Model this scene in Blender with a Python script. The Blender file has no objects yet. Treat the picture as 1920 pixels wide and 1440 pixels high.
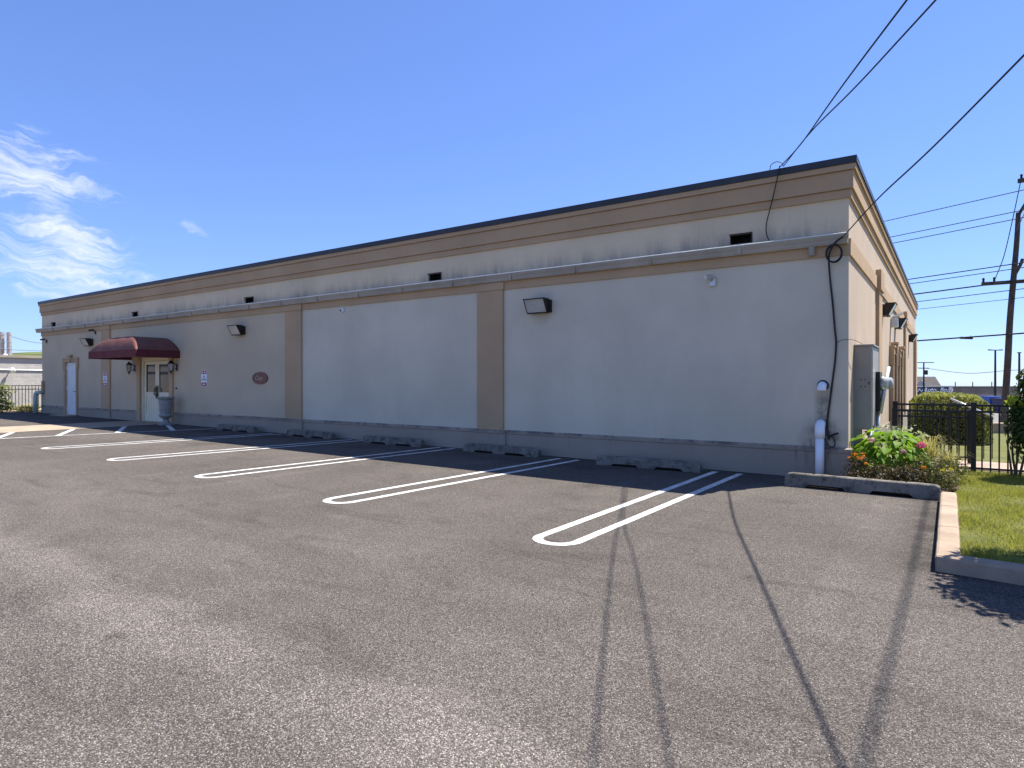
import bpy, bmesh, math, random
import numpy as np
from mathutils import Vector, Matrix, noise as mnoise

sc = bpy.context.scene
C = sc.collection
R = math.radians

# ---------------------------------------------------------------- camera
cam_d = bpy.data.cameras.new("camera")
cam = bpy.data.objects.new("camera", cam_d)
C.objects.link(cam)
cam.location = (1.259, -10.757, 1.5)
cam.rotation_euler = (R(90 - 0.222), 0, R(34.65))
cam_d.sensor_width = 36
cam_d.lens = 36 * 1188 / 1920
cam_d.clip_start = 0.05
cam_d.clip_end = 4000
sc.camera = cam

# ---------------------------------------------------------------- sun, sky, exposure
SUN_EL, SUN_AZ = R(59.3), R(57.5)
S = Vector((math.cos(SUN_AZ) * math.cos(SUN_EL), math.sin(SUN_AZ) * math.cos(SUN_EL), math.sin(SUN_EL)))
sun_d = bpy.data.lights.new("sun", 'SUN')
sun_d.energy = 5.0
sun_d.angle = R(0.53)
sun_d.color = (1.0, 0.955, 0.88)
sun = bpy.data.objects.new("sun", sun_d)
C.objects.link(sun)
sun.location = (10, 10, 30)
sun.rotation_euler = S.to_track_quat('Z', 'Y').to_euler()

sc.view_settings.view_transform = 'Standard'
sc.view_settings.look = 'None'
sc.view_settings.gamma = 1.0
sc.view_settings.exposure = 1.1
sc.cycles.use_denoising = True
sc.cycles.max_bounces = 5
sc.cycles.diffuse_bounces = 3
sc.cycles.glossy_bounces = 2
sc.cycles.transmission_bounces = 4
sc.cycles.caustics_reflective = False
sc.cycles.caustics_refractive = False


class NT:
    """short-hand for building node trees"""
    def __init__(s, tree):
        s.t = tree; s.n = tree.nodes; s.l = tree.links

    def node(s, typ, **kw):
        n = s.n.new(typ)
        for k, v in kw.items():
            setattr(n, k, v)
        return n

    def put(s, sock, v):
        if hasattr(v, 'is_linked') or isinstance(v, bpy.types.NodeSocket):
            s.l.new(v, sock)
        else:
            sock.default_value = v

    def math(s, op, a, b=None, c=None, clamp=False):
        n = s.node('ShaderNodeMath', operation=op); n.use_clamp = clamp
        s.put(n.inputs[0], a)
        if b is not None: s.put(n.inputs[1], b)
        if c is not None: s.put(n.inputs[2], c)
        return n.outputs[0]

    def vmath(s, op, a, b=None):
        n = s.node('ShaderNodeVectorMath', operation=op)
        s.put(n.inputs[0], a)
        if b is not None: s.put(n.inputs[1], b)
        return n.outputs['Value'] if op in ('LENGTH', 'DOT_PRODUCT', 'DISTANCE') else n.outputs[0]

    def mapping(s, vec, scale=(1, 1, 1), loc=(0, 0, 0), rot=(0, 0, 0)):
        n = s.node('ShaderNodeMapping')
        s.l.new(vec, n.inputs[0])
        n.inputs['Location'].default_value = loc
        n.inputs['Rotation'].default_value = rot
        n.inputs['Scale'].default_value = scale
        return n.outputs[0]

    def noise(s, vec, scale=5, detail=2, rough=0.5, dist=0.0):
        n = s.node('ShaderNodeTexNoise')
        if vec is not None: s.l.new(vec, n.inputs['Vector'])
        n.inputs['Scale'].default_value = scale
        n.inputs['Detail'].default_value = detail
        n.inputs['Roughness'].default_value = rough
        n.inputs['Distortion'].default_value = dist
        return n.outputs['Fac']

    def voronoi(s, vec, scale=5, feature='F1', rnd=1.0):
        n = s.node('ShaderNodeTexVoronoi', feature=feature)
        s.l.new(vec, n.inputs['Vector'])
        n.inputs['Scale'].default_value = scale
        n.inputs['Randomness'].default_value = rnd
        return n

    def ramp(s, fac, lo, hi, a=0.0, b=1.0, smooth=True):
        n = s.node('ShaderNodeMapRange')
        n.interpolation_type = 'SMOOTHSTEP' if smooth else 'LINEAR'
        s.put(n.inputs['Value'], fac)
        n.inputs['From Min'].default_value = lo; n.inputs['From Max'].default_value = hi
        n.inputs['To Min'].default_value = a; n.inputs['To Max'].default_value = b
        return n.outputs[0]

    def mix(s, fac, a, b, blend='MIX'):
        n = s.node('ShaderNodeMix', data_type='RGBA', blend_type=blend)
        s.put(n.inputs[0], fac)
        for i, v in ((6, a), (7, b)):
            if isinstance(v, tuple) and len(v) == 3: v = (*v, 1)
            s.put(n.inputs[i], v)
        return n.outputs[2]

    def sep(s, vec):
        n = s.node('ShaderNodeSeparateXYZ'); s.l.new(vec, n.inputs[0]); return n.outputs


world = bpy.data.worlds.new("World")
sc.world = world
world.use_nodes = True
world.cycles.sampling_method = 'MANUAL'
world.cycles.sample_map_resolution = 256
w = NT(world.node_tree)
w.n.clear()
sky = w.node('ShaderNodeTexSky', sky_type='NISHITA')
sky.sun_disc = False
sky.sun_elevation = SUN_EL
sky.sun_rotation = math.atan2(S.x, S.y)
sky.altitude = 0
sky.air_density = 1.0
sky.dust_density = 0.0
sky.ozone_density = 2.0
tc = w.node('ShaderNodeTexCoord')
D = w.vmath('NORMALIZE', tc.outputs['Generated'])
dx, dy, dz = w.sep(D)
az = w.math('MULTIPLY', w.math('ARCTAN2', dx, dy), 57.29578)
el = w.math('MULTIPLY', w.math('ARCSINE', dz), 57.29578)
cmb = w.node('ShaderNodeCombineXYZ')
w.put(cmb.inputs[0], az); w.put(cmb.inputs[1], el)
ae = cmb.outputs[0]


n_w = w.node('ShaderNodeTexNoise'); w.l.new(ae, n_w.inputs['Vector']); n_w.inputs['Scale'].default_value = 0.30; n_w.inputs['Detail'].default_value = 4
wv = w.vmath('ADD', ae, w.vmath('MULTIPLY', w.vmath('SUBTRACT', n_w.outputs['Color'], (0.5, 0.5, 0.5)), (4.5, 3.4, 0)))


def ellipse(cx, cy, ang, a, b):
    sub = w.vmath('SUBTRACT', wv, (cx, cy, 0))
    rot = w.mapping(sub, rot=(0, 0, -R(ang)))
    sc_ = w.mapping(rot, scale=(1 / a, 1 / b, 1))
    d = w.vmath('LENGTH', sc_)
    return w.ramp(d, 1.0, 0.0)


# thin cirrus: one fan of streaks low in the west, wisps of the same kind over the rest of the sky
st = w.mapping(wv, rot=(0, 0, R(17)), scale=(0.13, 1.05, 1))
streak = w.noise(st, 1.0, 5, 0.66)
st2 = w.mapping(wv, rot=(0, 0, R(24)), scale=(0.5, 2.4, 1))
streak2 = w.noise(st2, 1.0, 3, 0.6)
tex = w.math('ADD', w.math('MULTIPLY', streak, 0.72), w.math('MULTIPLY', streak2, 0.28))
m1 = ellipse(-72.5, 14.4, -6, 9.0, 3.6)
m2 = ellipse(-70.0, 11.2, -40, 9.5, 3.6)
m3 = ellipse(-70.5, 8.2, -14, 13.0, 3.2)
m4 = ellipse(-61.6, 12.2, -35, 2.1, 0.75)
m5 = ellipse(-72.5, 16.4, 70, 3.0, 1.4)
m = m1
for q in (m2, m3): m = w.math('MAXIMUM', m, q)
m = w.math('MAXIMUM', m, w.math('MULTIPLY', m5, 0.55))
m = w.math('MAXIMUM', m, w.math('MULTIPLY', m4, 0.34))
off = w.noise(w.mapping(ae, loc=(31, 7, 0)), 0.035, 2, 0.5)
gen = w.math('MULTIPLY', w.ramp(off, 0.55, 0.75), w.ramp(w.math('ABSOLUTE', w.math('ADD', az, 30)), 45, 70))
m = w.math('MAXIMUM', m, gen)
cl = w.math('MULTIPLY', w.ramp(w.math('ADD', w.math('MULTIPLY', tex, 2.1), w.math('MULTIPLY', m, 0.55)), 1.16, 1.92), w.ramp(m, 0.0, 0.3))
cl = w.math('MULTIPLY', cl, w.ramp(el, 2, 8))
tint = w.mix(1.0, sky.outputs[0], (0.68, 0.79, 1.12), 'MULTIPLY')
gam = w.node('ShaderNodeGamma'); w.l.new(tint, gam.inputs[0]); gam.inputs[1].default_value = 0.75
tint = w.mix(1.0, gam.outputs[0], (1.12, 1.29, 1.62), 'MULTIPLY')
cloudy = w.mix(w.math('MULTIPLY', cl, 0.85), tint, (5.7, 6.0, 6.2))
bg = w.node('ShaderNodeBackground')
w.l.new(cloudy, bg.inputs[0]); bg.inputs[1].default_value = 0.083
wo = w.node('ShaderNodeOutputWorld'); w.l.new(bg.outputs[0], wo.inputs[0])


# ---------------------------------------------------------------- mesh helpers
def gz(x, y=0.0):
    """height of the ground: the lot rises slightly to the west, the land falls away to the north"""
    z = -0.0058 * max(-60.0, min(20.0, x))
    if y > 8: z -= 0.5 * min(1.0, (y - 8) / 14.0)
    if y > 60: z -= 2.6 * min(1.0, (y - 60) / 40.0)
    if y > 100: z -= 0.0135 * (y - 100)
    return z


class MB:
    def __init__(s): s.v = []; s.f = []

    def add(s, vs, fs):
        o = len(s.v)
        s.v.extend([tuple(p) for p in vs])
        s.f.extend([tuple(i + o for i in f) for f in fs])
        return s

    def box(s, x0, x1, y0, y1, z0, z1):
        vs = [(x, y, z) for z in (z0, z1) for y in (y0, y1) for x in (x0, x1)]
        return s.add(vs, [(0, 2, 3, 1), (4, 5, 7, 6), (0, 1, 5, 4), (2, 6, 7, 3), (0, 4, 6, 2), (1, 3, 7, 5)])

    def prism_x(s, prof, x0, x1):
        """profile of (y, z) extruded along x"""
        n = len(prof)
        vs = [(x0, y, z) for y, z in prof] + [(x1, y, z) for y, z in prof]
        fs = [(i, (i + 1) % n, n + (i + 1) % n, n + i) for i in range(n)]
        return s.add(vs, fs + [tuple(range(n - 1, -1, -1)), tuple(range(n, 2 * n))])

    def prism_z(s, prof, z0, z1):
        n = len(prof)
        vs = [(x, y, z0) for x, y in prof] + [(x, y, z1) for x, y in prof]
        fs = [(i, (i + 1) % n, n + (i + 1) % n, n + i) for i in range(n)]
        return s.add(vs, fs + [tuple(range(n - 1, -1, -1)), tuple(range(n, 2 * n))])

    def tube(s, path, r, seg=8, caps=True):
        path = [Vector(p) for p in path]
        n = len(path)
        rs = r if isinstance(r, (list, tuple)) else [r] * n
        o = len(s.v)
        prev = None
        for i, p in enumerate(path):
            t = (path[min(i + 1, n - 1)] - path[max(i - 1, 0)]).normalized()
            if prev is None:
                a = Vector((0, 0, 1)) if abs(t.z) < 0.9 else Vector((1, 0, 0))
                u = t.cross(a).normalized()
            else:
                u = (prev - t * prev.dot(t)).normalized()
            prev = u
            v = t.cross(u)
            for k in range(seg):
                an = 2 * math.pi * k / seg
                s.v.append(tuple(p + (u * math.cos(an) + v * math.sin(an)) * rs[i]))
        for i in range(n - 1):
            for k in range(seg):
                a = o + i * seg + k; b = o + i * seg + (k + 1) % seg
                s.f.append((a, b, b + seg, a + seg))
        if caps:
            s.f.append(tuple(o + k for k in range(seg - 1, -1, -1)))
            s.f.append(tuple(o + (n - 1) * seg + k for k in range(seg)))
        return s

    def lathe(s, prof, seg=20, c=(0, 0, 0), wob=0):
        o = len(s.v); n = len(prof)
        for r, z in prof:
            for k in range(seg):
                an = 2 * math.pi * k / seg
                rr = r * (1 + (wob if k % 2 else -wob))
                s.v.append((c[0] + rr * math.cos(an), c[1] + rr * math.sin(an), c[2] + z))
        for i in range(n - 1):
            for k in range(seg):
                a = o + i * seg + k; b = o + i * seg + (k + 1) % seg
                s.f.append((a, b, b + seg, a + seg))
        s.f.append(tuple(o + k for k in range(seg - 1, -1, -1)))
        s.f.append(tuple(o + (n - 1) * seg + k for k in range(seg)))
        return s

    def mesh(s, name, mat=None, smooth=False):
        me = bpy.data.meshes.new(name)
        me.from_pydata(s.v, [], s.f)
        if mat: me.materials.append(mat)
        if smooth:
            for p in me.polygons: p.use_smooth = True
        me.update()
        return me

    def build(s, name, mat=None, parent=None, smooth=False, bevel=0):
        me = s.mesh(name, mat, smooth)
        bm = bmesh.new(); bm.from_mesh(me)
        bmesh.ops.recalc_face_normals(bm, faces=bm.faces)
        if bevel:
            bmesh.ops.bevel(bm, geom=[e for e in bm.edges if e.calc_face_angle(0) > 0.6], offset=bevel, segments=2, affect='EDGES', profile=0.6)
        bm.to_mesh(me); bm.free()
        return link(name, me, parent)


def link(name, me, parent=None, loc=None):
    o = bpy.data.objects.new(name, me)
    C.objects.link(o)
    if parent: o.parent = parent
    if loc: o.location = loc
    return o


def tag(o, label=None, cat=None, group=None, kind=None):
    if label: o['label'] = label
    if cat: o['category'] = cat
    if group: o['group'] = group
    if kind: o['kind'] = kind
    return o


def thing(name, label, cat, loc=(0, 0, 0), rotz=0, group=None):
    o = bpy.data.objects.new(name, None)
    C.objects.link(o)
    o.empty_display_size = 0.2
    o.location = loc; o.rotation_euler = (0, 0, rotz)
    return tag(o, label, cat, group)


def dup(root, loc, rotz=None, label=None):
    r = root.copy(); C.objects.link(r); r.location = loc
    if rotz is not None: r.rotation_euler = (0, 0, rotz)
    if label: r['label'] = label
    for ch in list(root.children):
        c = ch.copy(); C.objects.link(c); c.parent = r
        for g in list(ch.children):
            d = g.copy(); C.objects.link(d); d.parent = c
    return r


def text_mesh(body, size, mat, name, parent, loc, rot, depth=0.004, shear=0.0, xs=1.0):
    cu = bpy.data.curves.new(name + "_curve", 'FONT')
    cu.body = body; cu.size = size; cu.extrude = depth; cu.shear = shear
    cu.align_x = 'CENTER'; cu.align_y = 'CENTER'
    t = bpy.data.objects.new(name + "_tmp", cu)
    C.objects.link(t)
    dg = bpy.context.evaluated_depsgraph_get()
    me = bpy.data.meshes.new_from_object(t.evaluated_get(dg))
    bpy.data.objects.remove(t)
    bpy.data.curves.remove(cu)
    me.materials.clear(); me.materials.append(mat)
    o = link(name, me, parent, loc)
    o.rotation_euler = rot; o.scale = (xs, 1, 1)
    return o


# ---------------------------------------------------------------- materials
MATS = {}


def new_mat(name):
    mt = bpy.data.materials.new(name)
    mt.use_nodes = True
    t = NT(mt.node_tree)
    b = t.n['Principled BSDF']
    MATS[name] = mt
    geo = t.node('ShaderNodeNewGeometry')
    return mt, t, b, geo.outputs['Position']


def bump(t, b, h, strength=0.3, dist=0.01):
    n = t.node('ShaderNodeBump')
    n.inputs['Strength'].default_value = strength
    n.inputs['Distance'].default_value = dist
    t.l.new(h, n.inputs['Height'])
    t.l.new(n.outputs[0], b.inputs['Normal'])


def plain(name, col, rough=0.6, metal=0.0, var=0.12, scale=6.0, bmp=0.0, bscale=120, spec=0.4, dirt=None, dirt_amt=0.0):
    mt, t, b, P = new_mat(name)
    tcn = t.node('ShaderNodeTexCoord').outputs['Object']
    n = t.noise(tcn, scale, 5, 0.6)
    lo = tuple(c * (1 - var) for c in col); hi = tuple(min(1, c * (1 + var)) for c in col)
    c = t.mix(t.ramp(n, 0.3, 0.7), lo, hi)
    if dirt:
        d = t.noise(tcn, scale * 2.7, 6, 0.7)
        c = t.mix(t.ramp(d, 0.62 - dirt_amt * 0.3, 0.82 - dirt_amt * 0.3), c, dirt)
    t.l.new(c, b.inputs['Base Color'])
    b.inputs['Roughness'].default_value = rough
    b.inputs['Metallic'].default_value = metal
    b.inputs['Specular IOR Level'].default_value = spec
    if bmp:
        bump(t, b, t.noise(tcn, bscale, 4, 0.6), bmp, 0.004)
    return mt


def stucco(name, col, stain=None):
    """painted stucco; stain(t, P, x, y, z) -> factor of grey dirt"""
    mt, t, b, P = new_mat(name)
    n = t.noise(P, 0.6, 4, 0.55)
    n2 = t.noise(t.mapping(P, scale=(1.6, 1.6, 0.25)), 1.5, 5, 0.6)
    c = t.mix(t.ramp(n, 0.3, 0.7), tuple(k * 0.92 for k in col), tuple(k * 1.06 for k in col))
    c = t.mix(t.ramp(t.noise(P, 9, 5, 0.7), 0.35, 0.7, 0, 0.08), c, tuple(k * 0.75 for k in col))
    c = t.mix(t.ramp(n2, 0.5, 0.8, 0, 0.16), c, tuple(k * 0.72 for k in col))
    x, y, z = t.sep(P)
    if stain:
        for fac, dc in stain(t, P, x, y, z):
            c = t.mix(fac, c, dc)
    t.l.new(c, b.inputs['Base Color'])
    b.inputs['Roughness'].default_value = 0.88
    b.inputs['Specular IOR Level'].default_value = 0.25
    h = t.math('ADD', t.noise(P, 260, 3, 0.6), t.math('MULTIPLY', t.noise(P, 14, 3, 0.5), 0.8))
    bump(t, b, h, 0.4, 0.005)
    return mt


def band(t, v, lo, hi, soft):
    return t.math('MULTIPLY', t.ramp(v, lo - soft, lo + soft), t.ramp(v, hi + soft, hi - soft))


def st_parapet(t, P, x, y, z):
    n = t.noise(t.mapping(P, scale=(2.2, 2.2, 0.5)), 1.3, 6, 0.65)
    low = t.ramp(z, 4.12, 3.72)
    f = t.math('MULTIPLY', t.ramp(n, 0.36, 0.72), low)
    st = t.noise(t.mapping(P, scale=(9, 9, 0.25)), 1.0, 4, 0.6)
    f2 = t.math('MULTIPLY', t.ramp(st, 0.55, 0.8, 0, 0.45), t.ramp(z, 4.35, 3.9))
    return [(t.math('MULTIPLY', f, 0.55), (0.10, 0.10, 0.11)), (f2, (0.16, 0.155, 0.15))]


def st_corner(t, P, x, y, z):
    n = t.noise(P, 5, 6, 0.7)
    n2 = t.noise(t.mapping(P, scale=(14, 14, 1.0)), 1.0, 4, 0.6)
    ax = t.math('ABSOLUTE', t.math('ADD', x, 0.35))
    run = t.math('MULTIPLY', t.ramp(t.math('ADD', ax, t.math('MULTIPLY', t.math('SUBTRACT', n2, 0.5), 0.16)), 0.13, 0.05), t.ramp(z, 1.38, 1.2, 0.25, 1.0))
    run = t.math('MULTIPLY', run, t.math('MULTIPLY', t.ramp(z, 1.40, 1.36), t.ramp(n, 0.25, 0.6)))
    base = t.math('MULTIPLY', t.ramp(ax, 0.42, 0.05), t.ramp(z, 1.05, 0.55))
    base = t.math('MULTIPLY', base, t.ramp(t.math('ADD', n, t.math('MULTIPLY', n2, 0.4)), 0.52, 0.85))
    rx = t.math('ABSOLUTE', t.math('ADD', x, 5.45))
    rust = t.math('MULTIPLY', t.math('MULTIPLY', t.ramp(rx, 0.28, 0.02), band(t, z, 2.62, 2.84, 0.12)), t.ramp(n2, 0.3, 0.7, 0.2, 0.65))
    soot = t.math('MULTIPLY', t.math('MULTIPLY', t.ramp(rx, 0.4, 0.05), band(t, z, 3.12, 3.22, 0.12)), 0.35)
    return [(t.math('MULTIPLY', run, 0.7), (0.14, 0.13, 0.10)), (base, (0.055, 0.055, 0.05)),
            (t.math('MULTIPLY', rust, 0.5), (0.25, 0.18, 0.11)), (soot, (0.22, 0.22, 0.25))]


def st_end(t, P, x, y, z):
    n2 = t.noise(t.mapping(P, scale=(12, 12, 0.7)), 1.0, 5, 0.65)
    ay = t.math('ABSOLUTE', t.math('SUBTRACT', y, 0.86))
    rust = t.math('MULTIPLY', t.math('MULTIPLY', t.ramp(ay, 0.26, 0.05), t.ramp(z, 2.42, 2.1)), t.math('MULTIPLY', t.ramp(z, 2.05, 2.09), t.ramp(n2, 0.42, 0.6)))
    dirt = t.math('MULTIPLY', t.ramp(n2, 0.5, 0.75), t.ramp(z, 1.0, 0.3, 0.12, 0.5))
    return [(t.math('MULTIPLY', rust, 0.75), (0.30, 0.13, 0.05)), (dirt, (0.24, 0.19, 0.14))]


def st_plinth(t, P, x, y, z):
    n = t.noise(P, 3.0, 6, 0.7)
    n2 = t.noise(t.mapping(P, scale=(16, 16, 0.8)), 1.0, 5, 0.65)
    topd = t.math('MULTIPLY', t.ramp(z, 0.40, 0.49), t.ramp(n, 0.42, 0.62, 0, 0.7))
    drip = t.math('MULTIPLY', t.ramp(n2, 0.52, 0.72), t.math('MULTIPLY', t.ramp(x, -1.5, -0.3, 0.12, 0.8), t.ramp(z, 0.02, 0.4, 0.25, 0.9)))
    return [(topd, (0.06, 0.06, 0.06)), (drip, (0.05, 0.05, 0.05))]


M_PANEL_GREY = stucco("paint_cool_grey", (0.615, 0.55, 0.425), st_corner)
M_PANEL_WARM = stucco("paint_warm_grey", (0.545, 0.445, 0.31))
M_PARAPET = stucco("paint_parapet", (0.69, 0.565, 0.39), st_parapet)
M_TAN = stucco("paint_tan", (0.47, 0.325, 0.195))
M_PLINTH = stucco("paint_plinth", (0.34, 0.282, 0.225), st_plinth)
M_END = stucco("paint_end_wall", (0.53, 0.415, 0.305), st_end)
M_COPING = plain("dark_bronze_coping", (0.045, 0.045, 0.05), 0.45, 0.4, 0.15, 3)
M_GUTTER = plain("gutter_aluminium", (0.36, 0.31, 0.24), 0.6, 0.0, 0.14, 1.2)
M_LIP = plain("gutter_lip_white", (0.72, 0.73, 0.74), 0.4, 0.1, 0.08, 2)
M_BLACK = plain("black_paint", (0.012, 0.012, 0.013), 0.45, 0.0, 0.2, 8)
M_CABLE = plain("black_cable_rubber", (0.012, 0.012, 0.014), 0.55)
M_BRONZE = plain("bronze_housing", (0.028, 0.022, 0.018), 0.5, 0.3, 0.2, 8)
M_LENS = plain("lamp_lens", (0.6, 0.6, 0.57), 0.16, 0, 0.06, 3)
MATS["lamp_lens"].node_tree.nodes['Principled BSDF'].inputs['Transmission Weight'].default_value = 0.35
M_DARKHOLE = plain("scupper_dark", (0.02, 0.02, 0.02), 0.9)
M_WHITE = plain("white_plastic", (0.78, 0.79, 0.80), 0.4, 0, 0.04, 5)
M_PVC = plain("white_pvc", (0.80, 0.81, 0.83), 0.32, 0, 0.03, 5)
M_PVCGREEN = plain("pale_green_pvc", (0.42, 0.52, 0.46), 0.5, 0, 0.08, 5)
M_CREAM = plain("cream_door_paint", (0.72, 0.66, 0.50), 0.5, 0, 0.05, 4)
M_DOORW = plain("white_door_paint", (0.70, 0.70, 0.69), 0.5, 0, 0.05, 3)
M_IRON = plain("dark_iron", (0.02, 0.02, 0.02), 0.5, 0.3)
M_STEELGREY = plain("grey_enamel", (0.30, 0.28, 0.255), 0.5, 0.1, 0.08, 3, dirt=(0.17, 0.13, 0.1), dirt_amt=0.0)
M_GALV = plain("galvanised_steel", (0.55, 0.57, 0.56), 0.42, 0.6, 0.12, 14)
M_URN = plain("urn_stone", (0.27, 0.265, 0.25), 0.85, 0, 0.18, 9, 0.4, 60, dirt=(0.16, 0.17, 0.16), dirt_amt=0.2)
M_SIGNW = plain("sign_white", (0.78, 0.78, 0.8), 0.45, 0, 0.03)
M_SIGNR = plain("sign_red", (0.32, 0.025, 0.04), 0.45, 0, 0.06)
M_SIGNB = plain("sign_blue", (0.04, 0.12, 0.38), 0.45)
M_SIGNG = plain("sign_grey_print", (0.2, 0.22, 0.3), 0.45)
M_OVAL = plain("oval_maroon", (0.15, 0.035, 0.02), 0.4, 0, 0.15)
M_OVALRIM = plain("oval_rim", (0.24, 0.13, 0.09), 0.4)
M_LETTER = plain("sign_lettering", (0.5, 0.38, 0.28), 0.5)
M_WIRE = plain("wire_black", (0.015, 0.015, 0.018), 0.6)
M_POLE = plain("weathered_pole_wood", (0.075, 0.06, 0.05), 0.9, 0, 0.3, 5, 0.5, 30)


def glass_mat():
    mt, t, b, P = new_mat("door_glass")
    b.inputs['Base Color'].default_value = (0.012, 0.015, 0.018, 1)
    b.inputs['Roughness'].default_value = 0.03
    b.inputs['Specular IOR Level'].default_value = 0.8
    return mt


M_GLASS = glass_mat()


def awning_mat():
    mt, t, b, P = new_mat("burgundy_canvas")
    n = t.noise(P, 3.0, 5, 0.6)
    c = t.mix(t.ramp(n, 0.3, 0.7), (0.135, 0.042, 0.027), (0.20, 0.070, 0.044))
    t.l.new(c, b.inputs['Base Color'])
    b.inputs['Roughness'].default_value = 0.75
    bump(t, b, t.noise(t.mapping(P, scale=(3, 3, 9)), 2.5, 4, 0.6), 0.5, 0.03)
    return mt


M_AWN = awning_mat()
M_VAL = plain("burgundy_valance", (0.10, 0.016, 0.020), 0.8, 0, 0.15, 3)


def concrete(name, col, dark=(0.06, 0.06, 0.055), amt=0.5, pit=60):
    mt, t, b, P = new_mat(name)
    n = t.noise(P, 2.5, 6, 0.65)
    c = t.mix(t.ramp(n, 0.3, 0.7), tuple(k * 0.8 for k in col), tuple(k * 1.12 for k in col))
    d = t.noise(P, 7.0, 8, 0.75)
    c = t.mix(t.ramp(d, 0.6 - 0.2 * amt, 0.8 - 0.2 * amt, 0, amt), c, dark)
    sp = t.noise(P, pit * 2.2, 3, 0.7)
    c = t.mix(t.ramp(sp, 0.58, 0.72, 0, 0.45), c, tuple(k * 0.45 for k in col))
    t.l.new(c, b.inputs['Base Color'])
    b.inputs['Roughness'].default_value = 0.93
    b.inputs['Specular IOR Level'].default_value = 0.2
    bump(t, b, t.math('ADD', t.noise(P, pit, 6, 0.7), t.math('MULTIPLY', d, 0.8)), 0.7, 0.012)
    return mt


M_STOP = concrete("weathered_stop_concrete", (0.20, 0.18, 0.15), (0.035, 0.033, 0.03), 0.75, 45)
M_CURB = concrete("curb_concrete", (0.36, 0.275, 0.20), (0.2, 0.17, 0.13), 0.25, 70)
M_WALK = concrete("walk_concrete", (0.37, 0.29, 0.21), (0.25, 0.21, 0.17), 0.3, 60)
M_PATH = concrete("pink_path_concrete", (0.38, 0.28, 0.225), (0.3, 0.24, 0.2), 0.25, 60)


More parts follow.
